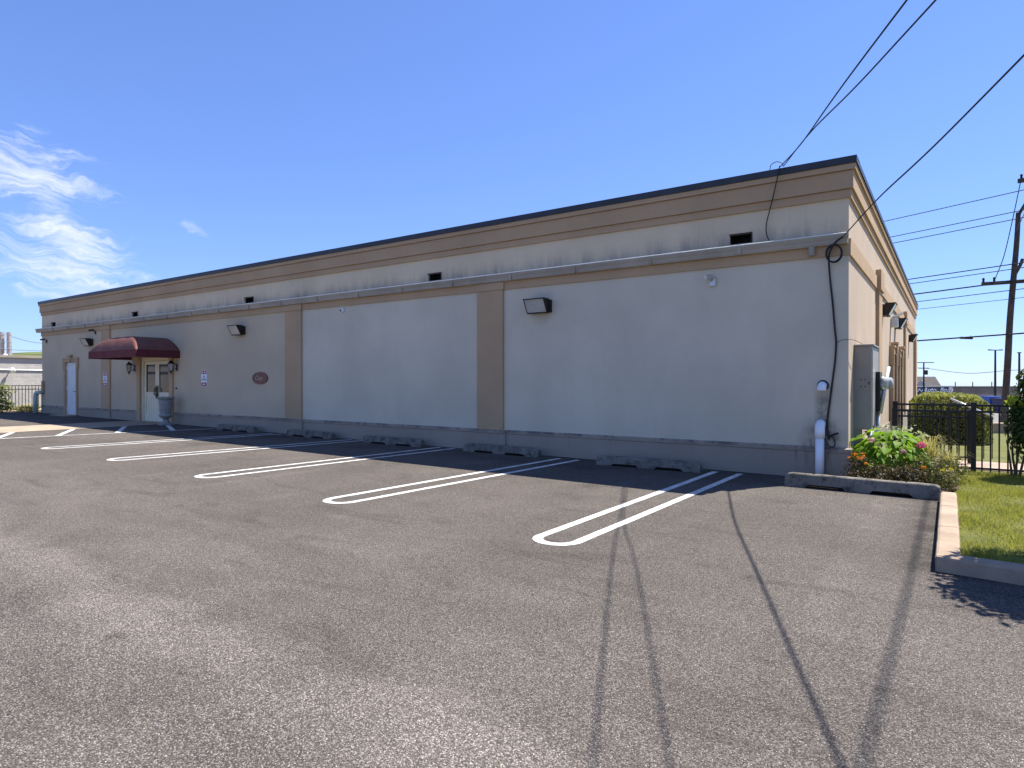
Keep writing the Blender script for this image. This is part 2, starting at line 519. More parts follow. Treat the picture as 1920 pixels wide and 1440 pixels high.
def asphalt_mat():
    mt, t, b, P = new_mat("parking_asphalt")
    x, y, z = t.sep(P)
    lane_n = t.math('ADD', y, t.math('MULTIPLY', t.math('SUBTRACT', t.noise(P, 1.1, 4, 0.6), 0.5), 0.9))
    lane = t.ramp(lane_n, -8.45, -8.75)
    seam = t.math('MULTIPLY', t.ramp(lane_n, -8.40, -8.62), t.ramp(lane_n, -9.25, -8.75))
    big = t.noise(P, 0.35, 4, 0.6)
    mid = t.noise(t.mapping(P, scale=(0.7, 1.6, 1)), 1.3, 3, 0.62, 0.6)
    wav = t.noise(t.mapping(P, scale=(0.35, 1.2, 1)), 2.0, 4, 0.55, 0.8)
    # aggregate: two sizes of stone
    v1 = t.voronoi(P, 128)
    v2 = t.voronoi(P, 230)
    s1 = t.sep(v1.outputs['Color'])[0]
    s2 = t.sep(v2.outputs['Color'])[1]
    agg = t.math('ADD', t.math('MULTIPLY', s1, 0.55), t.math('MULTIPLY', s2, 0.45))
    fine = t.noise(P, 420, 2, 0.6)
    agg = t.math('ADD', t.math('MULTIPLY', agg, 0.75), t.math('MULTIPLY', fine, 0.3))
    base = t.mix(t.ramp(agg, 0.2, 0.85, smooth=False), (0.042, 0.035, 0.029), (0.238, 0.204, 0.172))
    base = t.mix(t.math('MULTIPLY', t.ramp(s1, 0.80, 0.92), t.math('MULTIPLY_ADD', lane, 0.55, 0.2)), base, (0.30, 0.265, 0.24))
    base = t.mix(t.math('MULTIPLY', t.ramp(s2, 0.965, 0.985), 0.8), base, (0.5, 0.46, 0.42))
    # binder between the stones
    base = t.mix(t.math('MULTIPLY', t.ramp(v1.outputs['Distance'], 0.42, 0.7), 0.7), base, (0.035, 0.033, 0.034))
    tone = t.math('ADD', t.math('MULTIPLY', t.ramp(big, 0.3, 0.7), 0.22), t.math('MULTIPLY', t.ramp(mid, 0.3, 0.7), 0.18))
    tone = t.math('ADD', tone, 0.80)
    tone = t.math('MULTIPLY', tone, t.math('MULTIPLY_ADD', seam, 0.30, 1.0))
    tone = t.math('MULTIPLY', tone, t.math('MULTIPLY_ADD', lane, -0.06, 1.0))
    dk = t.math('MULTIPLY', t.ramp(wav, 0.54, 0.72), 0.22)
    tone = t.math('MULTIPLY', tone, t.math('SUBTRACT', 1.0, dk))
    # oil and tyre grime in the stalls, loose dark grit along the kerb
    oil = t.math('MULTIPLY', t.ramp(t.noise(P, 0.9, 3, 0.5), 0.58, 0.75), band(t, y, -4.8, -0.6, 0.4))
    tone = t.math('MULTIPLY', tone, t.math('SUBTRACT', 1.0, t.math('MULTIPLY', oil, 0.25)))
    dr = t.voronoi(t.mapping(P, scale=(1, 1, 0)), 1.15)
    drop = t.math('MULTIPLY', t.ramp(t.math('ADD', dr.outputs['Distance'], t.math('MULTIPLY', t.noise(P, 14, 3, 0.6), 0.12)), 0.17, 0.09), t.ramp(t.sep(dr.outputs['Color'])[0], 0.62, 0.66))
    tone = t.math('MULTIPLY', tone, t.math('SUBTRACT', 1.0, t.math('MULTIPLY', drop, 0.32)))
    ph = t.math('FRACT', t.math('DIVIDE', t.math('ADD', x, 3.35 - 0.75 + 31.5), 1.575))
    trk = t.math('MULTIPLY', t.math('MULTIPLY', t.ramp(t.math('ABSOLUTE', t.math('SUBTRACT', ph, 0.5)), 0.5, 0.38), band(t, y, -6.6, -0.9, 0.5)), t.ramp(mid, 0.35, 0.6))
    tone = t.math('MULTIPLY', tone, t.math('SUBTRACT', 1.0, t.math('MULTIPLY', trk, 0.11)))
    grit = t.math('MULTIPLY', t.math('MULTIPLY', t.ramp(x, 0.72, 1.1), t.ramp(x, 1.7, 1.5)), t.math('MULTIPLY', t.ramp(y, -4.9, -4.7), t.ramp(t.noise(P, 3, 4, 0.7), 0.3, 0.6)))
    tone = t.math('MULTIPLY', tone, t.math('SUBTRACT', 1.0, t.math('MULTIPLY', grit, 0.42)))
    wall_shade = t.math('MULTIPLY', t.ramp(t.math('ADD', y, t.math('MULTIPLY', mid, 0.8)), -1.3, -0.5), 0.2)  # painted shade: asphalt colour darkened towards the wall to deepen the building's shadow
    tone = t.math('MULTIPLY', tone, t.math('SUBTRACT', 1.0, wall_shade))
    sc_n = t.node('ShaderNodeVectorMath', operation='SCALE')
    t.l.new(base, sc_n.inputs[0]); t.put(sc_n.inputs['Scale'], tone)
    t.l.new(sc_n.outputs[0], b.inputs['Base Color'])
    b.inputs['Roughness'].default_value = 0.9
    b.inputs['Specular IOR Level'].default_value = 0.12
    h = t.math('ADD', t.math('MULTIPLY', t.ramp(v1.outputs['Distance'], 0.8, 0.1, smooth=False), 0.7), t.math('MULTIPLY', s2, 0.5))
    bump(t, b, h, 0.75, 0.006)
    return mt


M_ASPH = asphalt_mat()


def linepaint_mat():
    mt, t, b, P = new_mat("line_paint")
    n = t.noise(P, 60, 6, 0.75)
    n2 = t.noise(P, 3.0, 4, 0.7)
    wear = t.ramp(t.math('ADD', n, t.math('MULTIPLY', n2, 0.35)), 0.72, 0.82)
    c = t.mix(t.ramp(t.noise(P, 5, 5, 0.7), 0.3, 0.7), (0.42, 0.41, 0.38), (0.72, 0.71, 0.68))
    c = t.mix(wear, c, (0.16, 0.15, 0.145))
    t.l.new(c, b.inputs['Base Color'])
    b.inputs['Roughness'].default_value = 0.75
    bump(t, b, t.math('ADD', t.sep(t.voronoi(P, 105).outputs['Color'])[0], n), 0.4, 0.004)
    return mt


M_LINE = linepaint_mat()


def ground_mat(name, a, b_, scale=1.5, rough=0.95, fine=80, fa=0.4):
    mt, t, b, P = new_mat(name)
    n = t.noise(P, scale, 6, 0.65)
    c = t.mix(t.ramp(n, 0.32, 0.68), a, b_)
    c = t.mix(t.ramp(t.noise(P, fine, 4, 0.7), 0.45, 0.7, 0, fa), c, tuple(k * 0.4 for k in a))
    t.l.new(c, b.inputs['Base Color'])
    b.inputs['Roughness'].default_value = rough
    b.inputs['Specular IOR Level'].default_value = 0.2
    bump(t, b, t.noise(P, fine, 5, 0.7), 0.6, 0.02)
    return mt


M_DIRT = ground_mat("far_ground", (0.16, 0.145, 0.12), (0.12, 0.13, 0.08), 0.3)
M_LAWN = ground_mat("lawn_soil", (0.10, 0.115, 0.035), (0.15, 0.15, 0.05), 2.0)
M_MULCH = ground_mat("mulch", (0.06, 0.04, 0.028), (0.09, 0.06, 0.04), 6.0)
M_ROAD = ground_mat("street_asphalt", (0.17, 0.165, 0.16), (0.22, 0.21, 0.2), 0.8)
M_HILL = ground_mat("hill_grass", (0.085, 0.115, 0.03), (0.14, 0.165, 0.05), 0.25, fine=3, fa=0.35)


def leaf_mat(name, a, b_, trans=0.35, rough=0.5, ns=3.0):
    mt, t, b, P = new_mat(name)
    g = t.node('ShaderNodeNewGeometry')
    rnd = g.outputs['Random Per Island']
    n = t.noise(P, ns, 4, 0.65)
    f = t.math('ADD', t.math('MULTIPLY', rnd, 0.55), t.math('MULTIPLY', t.ramp(n, 0.3, 0.7), 0.45))
    c = t.mix(f, a, b_)
    t.l.new(c, b.inputs['Base Color'])
    b.inputs['Roughness'].default_value = rough
    b.inputs['Specular IOR Level'].default_value = 0.18
    tr = t.node('ShaderNodeBsdfTranslucent')
    t.l.new(t.mix(0.5, c, (b_[0] * 1.2, b_[1] * 1.25, b_[2] * 0.6)), tr.inputs[0])
    mx = t.node('ShaderNodeMixShader'); mx.inputs[0].default_value = trans
    t.l.new(b.outputs[0], mx.inputs[1]); t.l.new(tr.outputs[0], mx.inputs[2])
    t.l.new(mx.outputs[0], t.n['Material Output'].inputs[0])
    return mt


M_GRASS = leaf_mat("grass_blades", (0.11, 0.165, 0.02), (0.40, 0.37, 0.095), 0.4, 0.5, 1.6)
M_HEDGE = leaf_mat("hedge_leaves", (0.07, 0.105, 0.02), (0.36, 0.36, 0.11), 0.35)
M_HEDGECORE = plain("hedge_twigs", (0.022, 0.02, 0.012), 0.95)
M_HYD = leaf_mat("hydrangea_leaves", (0.075, 0.18, 0.012), (0.22, 0.35, 0.022), 0.45, 0.6)
M_VARIEG = leaf_mat("variegated_leaves", (0.16, 0.24, 0.12), (0.42, 0.46, 0.30), 0.35)
M_BRONZELEAF = leaf_mat("bronze_leaves", (0.028, 0.020, 0.012), (0.11, 0.085, 0.035), 0.25)
M_OLIVELEAF = leaf_mat("olive_leaves", (0.055, 0.06, 0.02), (0.21, 0.20, 0.07), 0.3)
M_YELLOWGRASS = leaf_mat("straw_grass", (0.30, 0.26, 0.09), (0.50, 0.44, 0.2), 0.4)
M_SHRUB = leaf_mat("shrub_leaves", (0.022, 0.05, 0.014), (0.07, 0.12, 0.03), 0.3)
M_LIME = leaf_mat("lime_leaves", (0.25, 0.36, 0.03), (0.4, 0.5, 0.06), 0.4)
M_PINK = leaf_mat("pink_petals", (0.55, 0.06, 0.20), (0.75, 0.14, 0.33), 0.3)
M_PALEPINK = leaf_mat("pale_pink_petals", (0.58, 0.34, 0.32), (0.70, 0.48, 0.44), 0.3)
M_ORANGE = leaf_mat("orange_petals", (0.55, 0.16, 0.01), (0.75, 0.30, 0.03), 0.3)
M_YELLOWFL = leaf_mat("yellow_petals", (0.55, 0.42, 0.04), (0.70, 0.58, 0.08), 0.3)
M_STEM = plain("plant_stem", (0.09, 0.07, 0.04), 0.9)


# ================================================================ THE SETTING
def sheet(name, poly, mat, dz=0.0, sub=0):
    mb = MB()
    mb.add([(x, y, gz(x, y) + dz) for x, y in poly], [tuple(range(len(poly)))])
    o = mb.build(name, mat)
    if o.data.polygons[0].normal.z < 0:
        o.data.flip_normals()
    return tag(o, kind='structure')


def grid_sheet(name, xs, ys, mat, dz):
    mb = MB()
    vs = [(x, y, gz(x, y) + dz) for y in ys for x in xs]
    nx = len(xs)
    fs = [(j * nx + i, j * nx + i + 1, (j + 1) * nx + i + 1, (j + 1) * nx + i) for j in range(len(ys) - 1) for i in range(nx - 1)]
    mb.add(vs, fs)
    return tag(mb.build(name, mat), kind='structure')


grid_sheet("ground", [-2500, -600, -200, -60, -20, 20, 60, 200, 600, 2500], [-2500, -400, -60, 0, 8, 15, 22, 40, 60, 80, 100, 200, 600, 2500], M_DIRT, -0.03)
lot_poly = [(-60, -70), (40, -70), (40, -4.95), (1.7, -4.76), (1.165, -4.70), (1.165, -0.9), (1.165, 0.2), (-33.2, 0.2), (-33.2, -3.0), (-60, -3.0)]
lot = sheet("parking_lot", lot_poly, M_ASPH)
grid_sheet("street", [-150, -60, 40, 150], [16, 22, 40, 60, 80, 100, 130], M_ROAD, 0.0)
lawn_o = grid_sheet("lawn", [1.325, 6, 20], [-4.76, -2, 0.0, 4, 8, 12, 16], M_LAWN, 0.075)
for v_ in lawn_o.data.vertices:
    if v_.co.y < -4.7: v_.co.y = -4.58 - 0.06 * (v_.co.x - 1.325)   # the lawn stops behind the kerb
grid_sheet("lawn", [0.02, 1.33], [1.4, 4, 8, 12, 16], M_LAWN, 0.072)
grid_sheet("path", [0.02, 1.2, 3, 16], [1.95, 2.6, 3.3], M_PATH, 0.085)
sheet("flower_bed", [(0.0, -0.90), (1.19, -0.90), (1.36, -0.6), (1.36, 0.6), (1.3, 1.6), (0.0, 1.6)], M_MULCH, 0.095)
sheet("entrance_walk", [(-22.25, 0.05), (-19.75, 0.05), (-19.75, -6.4), (-22.25, -6.4)], M_WALK, 0.006)
sheet("planting_strip", [(-34.8, -4.2), (-32.6, -4.2), (-32.3, 6.0), (-34.8, 6.0)], M_WALK, 0.02)

hill_mb = MB()
hx = [-260 + i * 8 for i in range(30)]; hy = [-20 + j * 10 for j in range(14)]
for y in hy:
    for x in hx:
        u = (x + 128) / 75; v_ = (y - 48) / 55
        d = math.sqrt(u * u + v_ * v_)
        h = (7.6 * (1 - d ** 2.4) if d < 1 else -6.0 * (d - 1)) + 0.5 * mnoise.noise(Vector((x * 0.03, y * 0.03, 0)))
        hill_mb.v.append((x, y, h - 0.6))
for j in range(13):
    for i in range(29):
        a = j * 30 + i
        hill_mb.f.append((a, a + 1, a + 31, a + 30))
tag(hill_mb.build("hill", M_HILL, smooth=True), kind='structure')


# painted markings: each a thin sheet over the asphalt
def strip_poly(mb, pts, wdt, dz=0.004):
    n = len(pts)
    L, Rr = [], []
    for i, p in enumerate(pts):
        a = Vector(pts[max(i - 1, 0)]); c = Vector(pts[min(i + 1, n - 1)])
        t = (c - a).normalized(); nn = Vector((-t.y, t.x))
        q = Vector(p)
        L.append(q + nn * wdt / 2); Rr.append(q - nn * wdt / 2)
    vs = [(q.x, q.y, gz(q.x) + dz) for q in L] + [(q.x, q.y, gz(q.x) + dz) for q in Rr]
    mb.add(vs, [(i, i + 1, n + i + 1, n + i) for i in range(n - 1)])


def hairpin(x, ytop, ybot, hw=0.20, lw=0.10, lean=0.0):
    mb = MB()
    pts = [(x - hw + lean, ytop)]
    pts += [(x - hw + lean * (1 - k / 6), ytop + (ybot + hw - ytop) * k / 6) for k in range(1, 7)]
    for k in range(1, 12):
        an = math.pi + math.pi * k / 12
        pts.append((x + hw * math.cos(an), ybot + hw + hw * math.sin(an)))
    pts += [(x + hw + lean * k / 6, ybot + hw + (ytop - ybot - hw) * k / 6) for k in range(0, 7)]
    strip_poly(mb, pts, lw)
    return mb.build("hairpin_marking", M_LINE, lot)


for x, yt, yb, ln in ((-1.78, -0.25, -5.78, 0.06), (-4.93, -0.28, -5.68, 0.26), (-8.1, -0.15, -5.55, 0.30), (-11.33, -0.12, -5.42, 0.62), (-14.45, -0.2, -5.38, 0.65)):
    hairpin(x, yt, yb, lean=ln)
mb = MB(); strip_poly(mb, [(-16.75, -0.28), (-17.3, -2.4), (-17.85, -5.2)], 0.10); mb.build("stall_line", M_LINE, lot)
for (xa, ya, xb, yb) in ((-17.05, -1.35, -19.7, -0.2), (-17.35, -2.7, -19.72, -1.45), (-17.62, -4.0, -19.72, -2.85), (-17.9, -5.2, -19.72, -4.3)):
    mb = MB(); strip_poly(mb, [(xa, ya), (xb, yb)], 0.13); mb.build("hatch_line", M_LINE, lot)

# hairline cracks in the asphalt
ckr = random.Random(2)
for path in ([(-1.95, -8.24), (-1.75, -8.21), (-1.45, -8.25), (-1.15, -8.19), (-0.85, -8.30), (-0.5, -8.46)], [(-5.4, -8.98), (-5.0, -8.915), (-4.57, -8.79)],
             [(-9.3, -5.75), (-8.9, -5.9), (-8.5, -5.82)], [(-5.5, -2.9), (-5.0, -3.05), (-4.4, -2.98), (-3.9, -3.1)], [(-4.2, -6.4), (-3.6, -6.55), (-3.1, -6.5)]):
    pts = []
    for (xa, ya), (xb, yb) in zip(path[:-1], path[1:]):
        for k in range(12):
            f_ = k / 12
            pts.append((xa + (xb - xa) * f_ + ckr.uniform(-0.012, 0.012), ya + (yb - ya) * f_ + ckr.uniform(-0.016, 0.016)))
    mb = MB()
    n = len(pts)
    for k, (xa, ya) in enumerate(pts):
        hw = 0.0045 * ckr.uniform(0.4, 1.2) * min(1, k / 6 + 0.1, (n - 1 - k) / 6 + 0.1)
        mb.v += [(xa, ya - hw, gz(xa) + 0.003), (xa, ya + hw, gz(xa) + 0.003)]
    mb.f += [(2 * k, 2 * k + 2, 2 * k + 3, 2 * k + 1) for k in range(n - 1)]
    mb.build("pavement_crack", M_DARKHOLE, lot)

# kerb: separate stones with rounded arrises
curb = tag(link("curb", None), kind='structure')


def curb_stone(p, q, wdt=0.17, h=0.125):
    p = Vector(p); q = Vector(q); d = (q - p); L = d.length; d.normalize()
    mb = MB()
    r = 0.025
    prof = [(0, -0.05), (0, h - r), (0.008, h - 0.008), (r, h), (wdt - r, h), (wdt - 0.006, h - 0.008), (wdt, h - r), (wdt, -0.05)]
    nseg = max(2, int(L / 0.25))
    nrm = Vector((d.y, -d.x))
    rows = []
    for k in range(nseg + 1):
        c = p + d * (0.009 + (L - 0.018) * k / nseg)
        row = []
        for (a, z) in prof:
            j = 0.003 * mnoise.noise(Vector((c.x * 7, c.y * 7, a * 20 + z * 20)))
            w_ = c - nrm * (a + j)
            row.append((w_.x, w_.y, gz(w_.x) + z + j))
        rows.append(row)
    n = len(prof)
    for row in rows: mb.v.extend(row)
    for k in range(nseg):
        for i in range(n - 1):
            a = k * n + i
            mb.f.append((a, a + 1, a + n + 1, a + n))
    mb.f.append(tuple(range(n))); mb.f.append(tuple(nseg * n + i for i in range(n)))
    return mb.build("curb_stone", M_CURB, curb)


for a, b_ in ((-4.70, -3.42), (-3.42, -2.2), (-2.2, -1.12)):
    curb_stone((1.165, b_), (1.165, a))
for a, b_ in ((1.165, 2.9), (2.9, 5.0), (5.0, 7.6), (7.6, 10.2)):
    ya = -4.70 - 0.06 * (a - 1.165) - 0.01; yb = -4.70 - 0.06 * (b_ - 1.165) - 0.01
    curb_stone((a, ya), (b_, yb))

# ================================================================ THE BUILDING
XW, YD = -30.36, 22.4
bld = thing("commercial_building", "long low stucco commercial building with tan cornice, pilasters and dark roof edge", "building")
BOT = -0.3


def wall_front(x0, x1, z0, z1, holes, y=0.0, depth=0.14, axis='x'):
    """wall sheet facing -y with real openings and reveals; axis 'y' makes it face +x instead"""
    mb = MB()
    xs = sorted({x0, x1, *[h[0] for h in holes], *[h[1] for h in holes]})
    zs = sorted({z0, z1, *[h[2] for h in holes], *[h[3] for h in holes]})
    P3 = (lambda a, d, z: (a, y + d, z)) if axis == 'x' else (lambda a, d, z: (y - d, a, z))
    for i in range(len(xs) - 1):
        for j in range(len(zs) - 1):
            cx = (xs[i] + xs[i + 1]) / 2; cz = (zs[j] + zs[j + 1]) / 2
            if any(h[0] < cx < h[1] and h[2] < cz < h[3] for h in holes): continue
            mb.add([P3(xs[i], 0, zs[j]), P3(xs[i + 1], 0, zs[j]), P3(xs[i + 1], 0, zs[j + 1]), P3(xs[i], 0, zs[j + 1])], [(0, 1, 2, 3)])
    for a, b_, c, d in holes:
        for q in (((a, c), (a, d)), ((b_, d), (b_, c)), ((a, d), (b_, d)), ((b_, c), (a, c))):
            (u0, w0), (u1, w1) = q
            mb.add([P3(u0, 0, w0), P3(u1, 0, w1), P3(u1, depth, w1), P3(u0, depth, w0)], [(0, 1, 2, 3)])
    return mb


def wall_obj(mb, name, mat):
    me = mb.mesh(name, mat)
    return link(name, me, bld)


ZB = 3.41   # underside of the tan band
wall_obj(wall_front(XW, -24.40, BOT, 3.58, [(-27.95, -26.95, 0.17, 2.27)]), "wall_panel", M_PANEL_WARM)
wall_obj(wall_front(-24.40, -13.3, BOT, 3.58, [(-21.78, -19.86, 0.14, 2.30)]), "wall_panel", M_PANEL_WARM)
wall_obj(wall_front(-13.3, -6.7, BOT, 3.58, []), "wall_panel", M_PANEL_GREY)
wall_obj(wall_front(-6.7, 0.0, BOT, 3.58, []), "wall_panel", M_PANEL_GREY)
SCUP = [(-1.764, -1.412), (-8.488, -8.10), (-15.66, -15.2), (-22.48, -22.03), (-29.42, -28.97)]
wall_obj(wall_front(XW, 0.0, 3.58, 4.86, [(a, b_, 3.775, 3.935) for a, b_ in SCUP], depth=0.30), "parapet", M_PARAPET)
END_WIN = [(7.95, 8.95, -0.05, 2.2), (10.4, 11.4, -0.05, 2.2)]
wall_obj(wall_front(0.0, YD, BOT, 4.86, END_WIN, axis='y', y=0.0), "wall_panel", M_END)
mb = MB()
mb.add([(XW, 0, BOT), (XW, YD, BOT), (XW, YD, 4.86), (XW, 0, 4.86)], [(3, 2, 1, 0)])
mb.add([(XW, YD, BOT), (0, YD, BOT), (0, YD, 4.86), (XW, YD, 4.86)], [(0, 1, 2, 3)])
mb.build("wall", M_END, bld)
mb = MB(); mb.box(XW + 0.31, -0.31, 0.31, YD - 0.3, 4.2, 4.3); mb.build("roof", M_COPING, bld)
for a, b_ in SCUP:
    mb = MB()
    a2, b2, c2, d2 = a + 0.002, b_ - 0.002, 3.777, 3.933
    for q in (((a2, c2), (b2, c2)), ((b2, c2), (b2, d2)), ((b2, d2), (a2, d2)), ((a2, d2), (a2, c2))):
        (u0, w0), (u1, w1) = q
        mb.add([(u0, 0.05, w0), (u1, 0.05, w1), (u1, 0.302, w1), (u0, 0.302, w0)], [(0, 1, 2, 3)])
    mb.add([(a2, 0.303, c2), (b2, 0.303, c2), (b2, 0.303, d2), (a2, 0.303, d2)], [(0, 1, 2, 3)])
    s_ = mb.build("scupper", M_DARKHOLE, bld)
    mb = MB()
    mb.box(a2 - 0.012, b2 + 0.012, -0.012, -0.002, d2 - 0.002, d2 + 0.014)
    mb.box(b2 - 0.006, b2 + 0.014, -0.010, -0.002, c2, d2)
    mb.build("flashing", M_BRONZE, s_)

# cornice: three tan steps round the front and the end, each with a small sloped underside
def ring_profile(mb, prof):
    """profile (out, z) swept along the front (west to east) and then the end wall, mitred at the corner"""
    n = len(prof)
    rows = []
    for o, z in prof: pass
    path = [('W', None), ('C', None), ('E', None)]
    for tgt in range(3):
        for o, z in prof:
            if tgt == 0: mb.v.append((XW - o, -o, z))
            elif tgt == 1: mb.v.append((o, -o, z))
            else: mb.v.append((o, YD + o, z))
    for k in range(2):
        for i in range(n - 1):
            a = k * n + i
            mb.f.append((a, a + 1, a + n + 1, a + n))
    # returns at the west end
    for i in range(n - 1):
        o0, z0 = prof[i]; o1, z1 = prof[i + 1]
        mb.add([(XW - o0, -o0, z0), (XW - o1, -o1, z1), (XW - o1, 1.0, z1), (XW - o0, 1.0, z0)], [(0, 1, 2, 3)])
        mb.add([(o0, YD + o0, z0), (o1, YD + o1, z1), (-1.0, YD + o1, z1), (-1.0, YD + o0, z0)], [(0, 1, 2, 3)])


mb = MB(); ring_profile(mb, [(0.0, 4.274), (0.034, 4.274), (0.034, 4.392), (0.026, 4.400), (0.026, 4.404)]); mb.build("cornice_moulding", M_TAN, bld)
mb = MB(); ring_profile(mb, [(0.0, 4.404), (0.066, 4.404), (0.066, 4.664), (0.056, 4.672), (0.056, 4.676)]); mb.build("cornice_moulding", M_TAN, bld)
mb = MB(); ring_profile(mb, [(0.0, 4.676), (0.098, 4.676), (0.098, 4.775)]); mb.build("cornice_moulding", M_TAN, bld)
# dark metal roof-edge panels with lapped joints
random.seed(4)
xj = [XW - 0.115]
while xj[-1] < -3.2: xj.append(xj[-1] + 3.05)
xj[-1] = 0.115
for i in range(len(xj) - 1):
    mb = MB()
    j = 0.002 if i % 2 else 0.0
    a, b_ = xj[i], xj[i + 1] - (0.006 if i < len(xj) - 2 else 0)
    mb.add([(a, -0.118 - j, 4.762), (b_, -0.118 - j, 4.762), (b_, -0.112 - j, 4.868), (a, -0.112 - j, 4.868), (a, 0.32, 4.868 + j), (b_, 0.32, 4.868 + j), (a, -0.09, 4.757), (b_, -0.09, 4.757)],
           [(0, 1, 2, 3), (3, 2, 5, 4), (6, 7, 1, 0)])
    mb.build("coping_panel", M_COPING, bld)
yj = [-0.115 + k * 3.2 for k in range(8)]; yj[-1] = YD + 0.11
for i in range(len(yj) - 1):
    mb = MB()
    a, b_ = yj[i], yj[i + 1] - 0.006
    mb.add([(0.118, a, 4.762), (0.118, b_, 4.762), (0.112, b_, 4.866), (0.112, a, 4.866), (-0.32, b_, 4.866), (-0.32, a, 4.866)], [(0, 1, 2, 3), (3, 2, 4, 5)])
    mb.build("coping_panel", M_COPING, bld)

# tan band under the gutter, with raised capitals at the pilasters
def tan_box(name, *a, bev=0.004):
    mb = MB(); mb.box(*a); return mb.build(name, M_TAN, bld, bevel=bev)


PIL = [(-24.75, -24.06), (-13.68, -12.99), (-7.05, -6.38)]
mb = MB(); mb.box(XW - 0.03, 0.03, -0.03, -0.001, ZB, 3.60); mb.box(0.001, 0.03, -0.0005, YD, ZB, 3.66); mb.build("frieze_band", M_TAN, bld)
for a, b_ in PIL:
    tan_box("pilaster", a, b_, -0.05, 0.01, 0.49, ZB - 0.002)
    tan_box("capital", a - 0.03, b_ + 0.03, -0.065, 0.01, ZB - 0.001, 3.568)
for a, b_ in ((4.25, 4.95), (13.7, 14.4)):
    tan_box("pilaster", -0.01, 0.065, a, b_, 0.49, ZB - 0.002)
    tan_box("capital", -0.01, 0.10, a - 0.04, b_ + 0.04, ZB - 0.02, 3.80)
tan_box("pilaster", -0.01, 0.10, 20.6, 21.6, 0.49, ZB - 0.002)

# plinth with sloped cap; interrupted at the doors, thicker under each pilaster
def plinth_run(x0, x1, out):
    mb = MB()
    prof = [(0.0, 0.497), (-out * 0.3, 0.497), (-out, 0.478), (-out, 0.425), (-out + 0.012, 0.41), (-out + 0.012, BOT), (0.0, BOT)]
    mb.prism_x(prof, x0, x1)
    return mb.build("plinth", M_PLINTH, bld)


for a, b_ in ((XW - 0.03, -28.12), (-26.78, -24.80), (-24.01, -22.06), (-19.62, -13.73), (-12.94, -7.12), (-6.31, -0.30)):
    plinth_run(a, b_, 0.035)
for a, b_ in ((-24.80, -24.01), (-13.73, -12.94), (-7.12, -6.31), (-0.30, 0.05)):
    plinth_run(a, b_, 0.075)
mb = MB()
mb.box(0.001, 0.05, -0.001, 0.55, BOT, 0.49); mb.box(0.001, 0.03, 0.55, 8.0, BOT, 0.49); mb.box(0.001, 0.03, 11.5, YD, BOT, 0.49); mb.build("plinth", M_PLINTH, bld)

# gutter
mb = MB()
gp = [(-0.001, 3.735), (-0.015, 3.735), (-0.015, 3.60), (-0.105, 3.60), (-0.115, 3.645), (-0.135, 3.70), (-0.135, 3.728), (-0.128, 3.728), (-0.124, 3.70), (-0.10, 3.59), (-0.09, 3.582), (-0.001, 3.582)]
gprof = [(-0.002, 3.572), (-0.095, 3.572), (-0.108, 3.60), (-0.112, 3.64), (-0.134, 3.69), (-0.134, 3.715), (-0.126, 3.715), (-0.126, 3.66), (-0.03, 3.64), (-0.012, 3.735), (-0.002, 3.735)]
mb.prism_x(gprof, XW - 0.32, -0.004)
gut = mb.build("gutter", M_GUTTER, bld)
mb = MB(); mb.tube([(XW - 0.32, -0.137, 3.722), (-0.004, -0.137, 3.722)], 0.010, 8); mb.build("gutter_lip", M_LIP, gut, smooth=True)
x = XW + 1.4
k = 0
while x < -0.3:
    mb = MB()
    mb.box(x, x + (0.05 if k % 3 == 0 else 0.018), -0.1415, -0.10, 3.574, 3.734)
    mb.build("joint_band", M_GUTTER, gut)
    x += 1.52; k += 1
mb = MB(); mb.tube([(-0.50, -0.075, 3.575), (-0.50, -0.075, 3.44)], [0.05, 0.044], 14); mb.build("outlet", M_GUTTER, gut, smooth=False)

# doors -------------------------------------------------------------
def surround(x0, x1, z0, z1, ax='x', wdt=0.12, out=0.05, key=True):
    """moulded frame with ears and a keystone"""
    mb = MB()
    def B(a0, a1, o, c0, c1):
        if ax == 'x': mb.box(a0, a1, -o, 0.005, c0, c1)
        else: mb.box(-0.005, o, a0, a1, c0, c1)
    B(x0 - wdt, x0, out, z0, z1 + 0.001)
    B(x1, x1 + wdt, out, z0, z1 + 0.001)
    B(x0 - wdt - 0.001, x1 + wdt + 0.001, out + 0.002, z1, z1 + wdt)
    B(x0 - wdt - 0.07, x0 - wdt + 0.02, out + 0.014, z1 - 0.28, z1 + wdt + 0.012)
    B(x1 + wdt - 0.02, x1 + wdt + 0.07, out + 0.014, z1 - 0.28, z1 + wdt + 0.012)
    B(x0 - wdt - 0.08, x1 + wdt + 0.08, out + 0.024, z1 + wdt, z1 + wdt + 0.05)
    if key:
        m_ = (x0 + x1) / 2
        B(m_ - 0.11, m_ + 0.11, out + 0.05, z1 + 0.01, z1 + wdt + 0.10)
        B(m_ - 0.15, m_ + 0.15, out + 0.07, z1 + wdt + 0.10, z1 + wdt + 0.16)
    return mb.build("surround", M_TAN, bld, bevel=0.004)


surround(-27.95, -26.95, 0.17, 2.27)
mb = MB(); mb.box(-27.94, -26.96, 0.03, 0.07, 0.175, 2.26)
sd = mb.build("service_door", M_DOORW, bld); tag(sd, label="white metal service door")
for z in (0.4, 1.25, 2.05):
    mb = MB(); mb.box(-27.945, -27.90, 0.012, 0.031, z - 0.07, z + 0.07); mb.build("hinge", M_WHITE, sd)
mb = MB(); mb.tube([(-27.04, 0.03, 1.1), (-27.04, -0.04, 1.1), (-27.16, -0.04, 1.1)], 0.014, 8); mb.build("handle", M_IRON, sd)
mb = MB(); mb.box(-28.2, -26.7, -0.5, -0.0, gz(-27.4) - 0.1, gz(-27.4) + 0.03); mb.build("door_step", M_WALK, bld)

